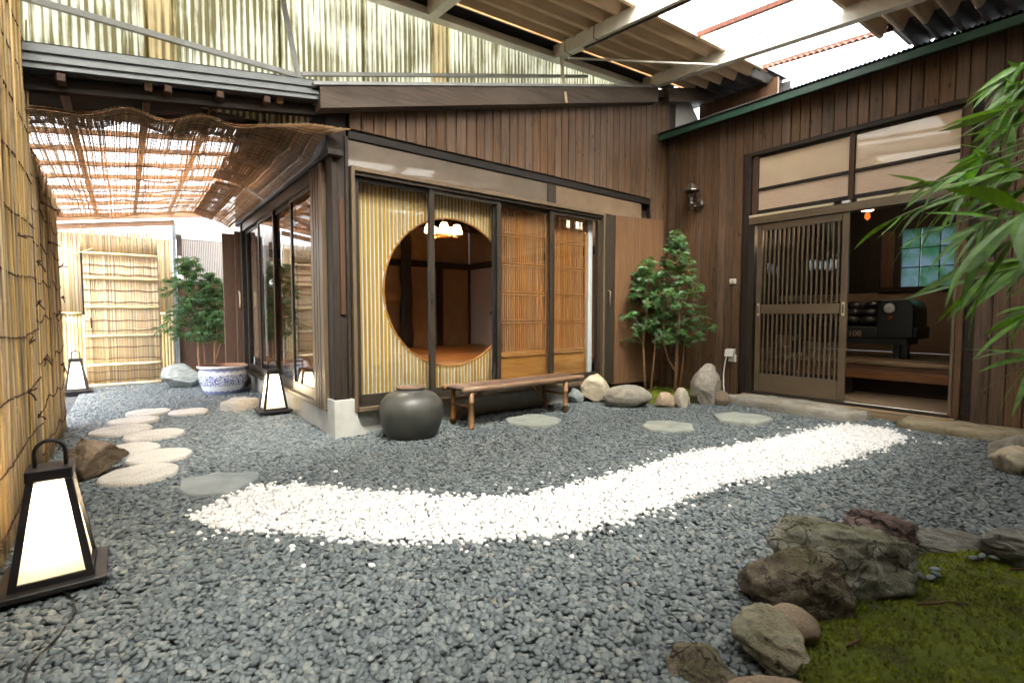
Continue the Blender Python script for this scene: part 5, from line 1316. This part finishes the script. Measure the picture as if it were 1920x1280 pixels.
def maple(label, base, trunks, pads, seed, leafm, size=0.062, group=None):
    q = random.Random(seed); T = thing('maple_tree', label, 'tree', base, group); b = Vector(base)
    m = MB()
    for tr in trunks:
        pts = [b + Vector(p) for p in tr[0]]; m.tube(pts, [tr[1] * (1 - 0.55 * i / (len(pts) - 1)) for i in range(len(pts))], 7)
    mc = MB()
    tops = [b + Vector(p) for tr in trunks for p in tr[0][1:]]
    for (cx, cy, cz, rx, rz_, n) in pads:
        c = b + Vector((cx, cy, cz)); near = min(tops, key=lambda t: (t - c).length + 0.6 * max(0, t.z - c.z))
        midp = near.lerp(c, 0.5) + Vector((0, 0, 0.02)); m.tube([near, midp, c], [0.006, 0.004, 0.002], 5)
        for k in range(n):
            a = q.uniform(0, 6.283); r = math.sqrt(q.random()); tip = c + Vector((math.cos(a) * r * rx, math.sin(a) * r * rx, q.uniform(-1, 1) * rz_ - 0.25 * r * r * rx))
            d = Vector((math.cos(a) + q.gauss(0, 0.35), math.sin(a) + q.gauss(0, 0.35), -0.3 + q.gauss(0, 0.4)))
            maple_leaf(mc, tip, d, Vector((q.gauss(-0.25, 0.4), q.gauss(-0.3, 0.4), 1)).normalized(), size * q.uniform(0.7, 1.15), q)
            if q.random() < 0.35: m.tube([c.lerp(tip, 0.1), tip], [0.0022, 0.0014], 3, cap=False)
    m.build('trunk', bk, T, smooth=True); mc.build('crown', leafm, T)
    return T
def pads_for(q, zr, prof, n, leaves, flat=0.05):
    out = []
    for i in range(n):
        t = (i + q.uniform(0.1, 0.9)) / n; z = zr[0] + (zr[1] - zr[0]) * t; R = prof(t); a = i * 2.4 + q.uniform(-0.5, 0.5); r = R * q.uniform(0.25, 0.85)
        out.append((r * math.cos(a), r * math.sin(a), z, max(0.05, R * q.uniform(0.28, 0.42)), flat, leaves))
    return out
q = random.Random(3)
GM = 'slim maples in the courtyard'
maple('taller maple with three slim trunks in the wall corner', (5.26, 3.50, 0.03),
      [([(0,0,0),(0.0,-0.01,0.4),(0.01,0.0,0.62),(0.03,-0.02,1.0),(0.0,0.0,1.5),(0.0,0,1.93)], 0.024), ([(0,0,0.28),(-0.07,0.06,0.42),(-0.12,0.09,0.62),(-0.12,0.1,0.95)], 0.014), ([(0.02,-0.03,0),(0.06,-0.05,0.35),(0.08,-0.06,0.62),(0.14,-0.1,0.95)], 0.012)],
      pads_for(q, (0.66, 1.95), lambda t: 0.40 * (1 - t) ** 0.7 + 0.05 if t > 0.15 else 0.30, 36, 19), 21, ml, 0.074, GM)
maple('shorter maple with twin trunks beside the plywood panel', (5.02, 3.76, 0.03),
      [([(0,0,0),(-0.02,0.01,0.35),(-0.03,0.02,0.6),(0.0,0.0,1.0),(0.0,0.0,1.6)], 0.018), ([(0.05,-0.04,0),(0.07,-0.05,0.3),(0.10,-0.06,0.6),(0.13,-0.05,1.1)], 0.015)],
      pads_for(q, (0.64, 1.62), lambda t: 0.30 * (1 - t) ** 0.5 + 0.05, 27, 19), 22, ml, 0.072, GM)
maple('leafy maple at the passage end behind the blue grey rock', (0.86, 8.42, 0),
      [([(0,0,0),(-0.03,0.0,0.4),(-0.02,0.0,0.7),(-0.12,0.05,1.2),(-0.16,0.05,1.75)], 0.022), ([(0.06,0.0,0),(0.04,0.0,0.5),(0.02,0.02,0.9)], 0.014)],
      [(x - 0.13, y, z, r, f, n) for (x, y, z, r, f, n) in pads_for(q, (0.66, 1.80), lambda t: 0.34 * (1 - t) ** 0.4 + 0.06, 30, 17)], 23, ml2, 0.09, GM)
maple('leafy maple at the passage end behind the blue pot', (1.02, 8.32, 0),
      [([(0,0,0),(0.0,0.0,0.4),(0.01,0.0,0.8),(0.03,0.0,1.5)], 0.018), ([(0,0,0.3),(0.07,0.0,0.55),(0.12,0.02,0.9)], 0.012)],
      pads_for(q, (0.66, 1.58), lambda t: 0.27 * (1 - t) ** 0.4 + 0.05, 26, 17), 24, ml2, 0.09, GM)

# ================================================================== BAMBOO BESIDE THE MOSS
bl = leaf_mat('bamboo_leaf', (0.12, 0.3, 0.024), (0.05, 0.15, 0.018), 0.8, island=False, rough=0.5)
BB = thing('bamboo_plant', 'bright green bamboo leaning in with long drooping leaves', 'bamboo', (2.05, 0.05, 0))
def blade(seed):
    q = random.Random(seed); m = MB(); n = 9; cv = q.uniform(0.15, 0.5); tw = q.uniform(-0.5, 0.5); sidew = q.uniform(-0.08, 0.08)
    pr = [0.12, 0.55, 0.9, 1.0, 0.96, 0.82, 0.6, 0.33, 0.02]; base = []
    for i in range(n):
        t = i / (n - 1); wv = 0.05 * pr[i]; x = t * (1 - 0.15 * cv * t); z = -cv * t * t * 0.6; yv = sidew * math.sin(t * 3)
        a = tw * t
        base.append([(x, yv - wv * math.cos(a), z + wv * (0.25 + math.sin(a))), (x, yv, z), (x, yv + wv * math.cos(a), z + wv * (0.25 - math.sin(a)))])
    for r in base: m.v += r
    for i in range(n - 1):
        for j in range(2): a = i * 3 + j; m.f.append((a, a + 3, a + 4, a + 1))
    return m.mesh('leaf', bl, smooth=True)
blades = [blade(700 + i) for i in range(9)]
camR = Vector((0.788, -0.616, 0)); camF = Vector((0.616, 0.788, 0))
culm = basic('bamboo_culm', (0.16, 0.26, 0.06), (0.1, 0.18, 0.04), rough=0.35, scale=10)
for i, (cx, cy, hx) in enumerate(((2.05, 0.02, -0.05), (2.2, -0.12, 0.1), (1.92, -0.12, -0.15))):
    pts = []; rs = []
    for k in range(11):
        z = k * 0.22; pts += [(cx + hx * (k / 10) ** 2, cy, z), (cx + hx * (k / 10) ** 2, cy, z + 0.012)]; rs += [0.016 - 0.001 * k, 0.014 - 0.001 * k]
    MB().tube(pts, rs, 8).build('culm', culm, BB, smooth=True)
# twig tips (where a fan of leaves springs), number of leaves, leaf length, how far leaves fan downwards
fans = [((2.08, 0.27, 1.70), 15, 0.18, 0.45), ((2.0, 0.26, 1.56), 11, 0.17, 0.55), ((1.80, 0.27, 1.36), 7, 0.11, 0.5), ((1.84, 0.31, 1.44), 7, 0.13, 0.6), ((1.57, 0.31, 1.27), 8, 0.12, 0.55), ((1.51, 0.35, 1.19), 6, 0.10, 0.8),
        ((1.08, 0.12, 1.155), 4, 0.19, 0.55), ((1.13, 0.14, 1.12), 4, 0.15, 0.7), ((1.58, 0.17, 1.11), 10, 0.14, 0.3), ((1.43, 0.15, 1.0), 7, 0.13, 0.45), ((1.44, 0.14, 0.9), 6, 0.13, 0.5), ((1.45, 0.22, 1.20), 9, 0.16, 0.6), ((1.64, 0.21, 1.33), 9, 0.17, 0.5),
        ((1.8, 0.14, 1.37), 8, 0.16, 0.5), ((1.52, 0.33, 1.31), 8, 0.12, 0.4), ((1.46, 0.38, 1.23), 6, 0.10, 0.7), ((1.35, 0.20, 1.08), 7, 0.14, 0.6), ((1.9, 0.28, 1.5), 9, 0.16, 0.5), ((2.02, 0.24, 1.64), 12, 0.16, 0.4), ((1.78, 0.24, 1.52), 9, 0.15, 0.4), ((1.62, 0.2, 1.28), 8, 0.15, 0.45), ((1.95, 0.3, 1.40), 8, 0.14, 0.5), ((1.64, 0.12, 1.04), 7, 0.15, 0.5), ((1.75, 0.28, 1.40), 7, 0.16, 0.5), ((1.66, 0.25, 1.22), 8, 0.15, 0.5), ((2.0, 0.0, 1.75), 8, 0.16, 0.5), ((2.3, 0.1, 1.9), 8, 0.16, 0.4)]
for fi, (tip, n, ln, dn) in enumerate(fans):
    q = random.Random(800 + fi); tp = Vector(tip); root_ = Vector((2.05, 0.0, tp.z + q.uniform(-0.05, 0.2)))
    mid = root_.lerp(tp, 0.5) + Vector((0, 0, 0.06)); MB().tube([root_, mid, tp], [0.004, 0.003, 0.0018], 5).build('twig', culm, BB, smooth=True)
    for k in range(n):
        t = q.random() ** 1.5 * 0.35; pos = tp.lerp(mid, t)
        d = (-camR * q.uniform(0.5, 1.0) + camF * q.gauss(0, 0.35) + Vector((0, 0, -dn + q.gauss(0, 0.32)))).normalized()
        eu = d.to_track_quat('X', 'Z').to_euler(); L = ln * q.uniform(0.65, 1.15)
        o = add('leaf', q.choice(blades), BB, pos, None, (L, L * q.uniform(0.8, 1.25), L))
        o.rotation_euler = (eu.to_matrix() @ Matrix.Rotation(q.gauss(0, 0.7), 3, 'X')).to_euler()

# ================================================================== LAMPS AND FITTINGS
shade_m = paper('lamp_shade_paper', (0.5, 0.33, 0.16), 0.6)
CH = thing('chandelier', 'wooden chandelier with lit paper shades seen through the round window', 'chandelier', (3.05, 5.25, 1.95))
c = Vector((3.05, 5.25, 1.95))
MB().tube([(c.x + 0.12 * math.cos(k * math.pi / 12), c.y + 0.12 * math.sin(k * math.pi / 12), c.z) for k in range(25)], 0.011, 8).build('ring', W['lattice_x'], CH, smooth=True)
bx('crossbar', c.x-0.2, c.x+0.2, c.y-0.012, c.y+0.012, c.z-0.012, c.z+0.008, W['lattice_x'], CH); bx('crossbar', c.x-0.012, c.x+0.012, c.y-0.2, c.y+0.2, c.z-0.011, c.z+0.0085, W['lattice_x'], CH)
rod('stem', (c.x, c.y, c.z), (c.x, c.y, 2.56), 0.008, W['black'], CH)
for k in range(5):
    a = 0.5 + k * 2 * math.pi / 5; x, y = c.x + 0.17 * math.cos(a), c.y + 0.17 * math.sin(a)
    m = MB(); pr = []
    for j in range(9): pr.append((0.062 - 0.028 * (j / 8) ** 1.6 + 0.003 * (j % 2), 0.015 + 0.105 * j / 8))
    base = len(m.v); seg = 16
    for r, z in pr:
        for s_ in range(seg): m.v.append((x + r * math.cos(2*math.pi*s_/seg), y + r * math.sin(2*math.pi*s_/seg), c.z + z))
    for i in range(8):
        for s_ in range(seg): m.f.append((i*seg+s_, i*seg+(s_+1) % seg, (i+1)*seg+(s_+1) % seg, (i+1)*seg+s_))
    m.build('shade', shade_m, CH, smooth=False)
    ld = bpy.data.lights.new('shade_light', 'POINT'); ld.energy = 4.0; ld.color = (1.0, 0.66, 0.37); ld.shadow_soft_size = 0.02
    o = bpy.data.objects.new('shade_light', ld); COL.objects.link(o); o.parent = CH; o.location = (x - c.x, y - c.y, 0.06)
CL = thing('slotted_lamp', 'lit slotted ceiling lamp seen through the right lattice door', 'lamp', (4.72, 4.75, 2.2))
em = emit('lamp_glow', (1.0, 0.8, 0.55), 2.0)
for i, dx in enumerate((-0.13, -0.10, -0.05, 0.03, 0.06, 0.11, 0.14)):
    for (za, zb) in ((0.0, 0.045), (0.05, 0.085)): bx('slot', 4.72+dx, 4.72+dx+0.012, 4.70, 4.712, 2.14+za, 2.14+zb, em, CL)
bx('housing', 4.55, 4.90, 4.713, 4.80, 2.11, 2.26, W['dark_x'], CL, 0.006); rod('stem', (4.72, 4.75, 2.26), (4.72, 4.75, 2.56), 0.01, W['black'], CL)
HL = thing('hall_lamp', 'small lit hanging lamp inside the dark entrance', 'lamp', (7.0, 2.10, 2.2))
m = MB(); m.lathe((7.0, 2.10, 2.23), [(0.02,0.03),(0.05,0.025),(0.06,0.01),(0.058,0.0),(0.02,-0.004)], 16); m.build('shade', emit('hall_lamp_glow', (1.0, 0.62, 0.36), 3.0), HL, smooth=True)
m = MB(); m.lathe((7.0, 2.10, 2.12), [(0.005,0.0),(0.03,0.03),(0.028,0.07),(0.01,0.1)], 12); m.build('bulb', emit('amber_bulb', (0.9, 0.2, 0.03), 0.12), HL, smooth=True)
rod('stem', (7.0, 2.10, 2.26), (7.0, 2.10, 2.9), 0.006, W['black'], HL)
ld = bpy.data.lights.new('hall_light', 'POINT'); ld.energy = 0.8; ld.color = (1.0, 0.7, 0.45); ld.shadow_soft_size = 0.05
o = bpy.data.objects.new('hall_light', ld); COL.objects.link(o); o.parent = HL; o.location = (-0.03, 0, -0.14)
WL = thing('wall_lantern', 'small carriage-style wall lamp on the brown boards', 'lamp', (5.68, 3.53, 2.35))
br = basic('bronze_lamp', (0.11, 0.085, 0.065), (0.07, 0.055, 0.045), rough=0.35, metal=0.6)
lx, ly = 5.60, 3.55
m = MB(); m.tube([(5.72,3.50,2.37),(5.69,3.50,2.37)], [0.062, 0.05], 18); m.build('back_plate', br, WL, smooth=True)
m = MB(); m.tube([(5.69,3.50,2.36),(5.65,3.51,2.34),(lx,ly,2.345)], 0.01, 8); m.build('arm', br, WL, smooth=True)
m = MB(); m.lathe((lx,ly,2.30), [(0.006,0.0),(0.016,0.012),(0.008,0.03),(0.02,0.045),(0.035,0.06),(0.04,0.07),(0.04,0.085)], 12); m.build('lamp_foot', br, WL, smooth=True)
m = MB(); m.lathe((lx,ly,2.386), [(0.04,0.0),(0.056,0.13)], 6); m.build('lamp_glass', glass_mat('lamp_glass', (0.75, 0.78, 0.78)), WL)
for k in range(6):
    a = 2*math.pi*k/6; rod('cage_bar', (lx+0.042*math.cos(a), ly+0.042*math.sin(a), 2.386), (lx+0.058*math.cos(a), ly+0.058*math.sin(a), 2.516), 0.003, br, WL, 5)
m = MB(); m.lathe((lx,ly,2.517), [(0.08,0.0),(0.102,0.012),(0.098,0.022),(0.058,0.065),(0.034,0.1),(0.016,0.11),(0.016,0.125),(0.024,0.14),(0.01,0.155),(0.014,0.175),(0.003,0.215)], 12); m.build('lamp_cap', br, WL)
SW = thing('light_switch', 'small white switch box on the board wall beside the door', 'switch', (5.70, 3.045, 1.395))
bx('switch_body', 5.69, 5.718, 3.008, 3.082, 1.365, 1.425, W['white_plastic'], SW, 0.006); bx('rocker', 5.684, 5.6895, 3.03, 3.06, 1.38, 1.412, W['cream'], SW, 0.002)
SO = thing('wall_socket', 'white hooded outdoor socket with a plugged cable', 'socket', (5.70, 3.05, 0.5))
bx('socket_plate', 5.70, 5.7178, 2.985, 3.08, 0.44, 0.53, W['white_plastic'], SO, 0.005)
m = MB(); m.hexa([(5.655,3.0,0.505),(5.70,3.0,0.50),(5.70,3.105,0.50),(5.655,3.105,0.505),(5.672,3.0,0.585),(5.7175,3.0,0.595),(5.7175,3.105,0.595),(5.672,3.105,0.585)]); m.build('socket_hood', W['white_plastic'], SO)
MB().tube([(5.68,3.085,0.51),(5.67,3.10,0.44),(5.665,3.115,0.3),(5.66,3.11,0.16),(5.60,3.06,0.06),(5.5,3.03,0.02)], 0.008, 8).build('cable', W['white_plastic'], SO, smooth=True)

# ================================================================== VEHICLE-FRONT SEAT IN THE HALL
SF = thing('vehicle_front_sofa', 'black seat made from a vehicle front with headlight, in the dark entrance', 'sofa', (7.2, 2.2, 0.5))
bk_ = basic('black_lacquer', (0.02, 0.022, 0.02), (0.014, 0.016, 0.015), rough=0.5, coat=0.08)
gk_ = basic('lacquer_highlight', (0.03, 0.11, 0.08), (0.025, 0.085, 0.06), rough=0.35, coat=0.3)  # green highlight along the rounded shoulder, painted as a second colour
def fender(name, ya, yb):
    m = MB(); n = 8; r = 0.13       # rounded shoulder on the outer side, slightly rounded nose
    sec = [(ya, 0.73), (ya, 1.18 - r)] + [(ya + r * (1 - math.cos(math.pi / 2 * k / n)), 1.18 - r + r * math.sin(math.pi / 2 * k / n)) for k in range(1, n + 1)] + [(yb, 1.18), (yb, 0.73)]
    k = len(sec); cy_, cz_ = (ya + yb) / 2, 0.95
    rings = [(6.93, 0.93), (6.945, 0.98), (6.97, 1.0), (7.45, 1.0)]
    for x, f_ in rings: m.v += [(x, cy_ + (y - cy_) * f_, cz_ + (z - cz_) * f_) for y, z in sec]
    for i in range(len(rings) - 1):
        for q in range(k): a = i * k + q; b = i * k + (q + 1) % k; m.f.append((a, a + k, b + k, b))
    m.f.append(tuple(range(k))); m.f.append(tuple(range(4 * k - 1, 3 * k - 1, -1)))
    return m.build(name, bk_, SF)
fender('fender', 1.60, 1.955); fender('fender', 2.75, 3.1)
m = MB(); m.grid(lambda u, v: (7.0 + 0.15 * u, 1.60 + 0.132 * (1 - math.cos(math.pi / 2 * v / 6)) - 0.002, 1.05 + 0.132 * math.sin(math.pi / 2 * v / 6) + 0.001), range(3), range(1, 7)); m.build('green_highlight', gk_, SF, smooth=True)
bx('lower_body', 6.95, 7.45, 1.57, 2.9, 0.72, 0.86, bk_, SF, 0.01)
bx('side_skirt', 6.955, 7.4, 1.66, 2.85, 0.655, 0.719, bk_, SF, 0.006)
for z in (0.80, 0.83, 0.86): bx('grille_line', 6.94, 6.949, 1.84, 1.96, z, z+0.008, W['steel_grey'], SF)
for (ya, yb) in ((1.66, 1.72), (1.73, 1.80), (2.80, 2.9)): bx('leg', 6.98, 7.08, ya, yb, 0.501, 0.66, bk_, SF, 0.004)
lens = basic('headlight_lens', (0.9, 0.88, 0.8), (0.5, 0.48, 0.42), rough=0.15, metal=0.15, scale=40)
m = MB(); m.tube([(6.935,1.825,1.075),(6.915,1.825,1.075)], [0.066, 0.062], 24); m.build('headlight_ring', bk_, SF, smooth=True)
m = MB()
pr = [(0.001, 0.018), (0.02, 0.016), (0.04, 0.010), (0.056, 0.0)]
vs = []; seg = 20
for r, d in pr:
    for k in range(seg): vs.append((6.914 - d, 1.825 + r * math.cos(2*math.pi*k/seg), 1.075 + r * math.sin(2*math.pi*k/seg)))
m.raw(vs, [(i*seg+k, i*seg+(k+1) % seg, (i+1)*seg+(k+1) % seg, (i+1)*seg+k) for i in range(3) for k in range(seg)]); m.build('headlight', lens, SF, smooth=True)
m = MB(); m.tube([(6.935,1.815,0.965),(6.915,1.815,0.965)], [0.024, 0.02], 14); m.build('indicator', basic('orange_lens', (0.5, 0.11, 0.02), rough=0.2), SF, smooth=True)
vs, fs = ico(3)
for i in range(4):
    for j in range(3):
        cy_, cz_ = 2.05 + i * 0.19, 0.93 + j * 0.09
        me = bpy.data.meshes.get('cushion_tuft')
        if me is None:
            me = bpy.data.meshes.new('cushion_tuft'); me.from_pydata([(v.x * 0.09, v.y * 0.11, v.z * 0.06) for v in vs], [], fs); me.materials.append(basic('black_leather', (0.016, 0.015, 0.015), rough=0.3)); me.polygons.foreach_set('use_smooth', [True] * len(me.polygons))
        add('cushion_tuft', me, SF, (7.05 + 0.06 * j, cy_, cz_))
bx('seat_back', 7.12, 7.3, 1.956, 2.749, 0.86, 1.15, bk_, SF, 0.02)
fc = bpy.data.curves.new('lettering', 'FONT'); fc.body = '108'; fc.size = 0.095; fc.extrude = 0.002; fc.align_x = 'CENTER'
fo = bpy.data.objects.new('lettering_curve', fc)
me = bpy.data.meshes.new_from_object(fo); bpy.data.objects.remove(fo); me.name = 'lettering'; me.materials.clear(); me.materials.append(basic('gold_paint', (0.5, 0.33, 0.22), rough=0.5))
add('lettering', me, SF, (6.946, 2.17, 0.745), (math.radians(90), 0, math.radians(-90)))
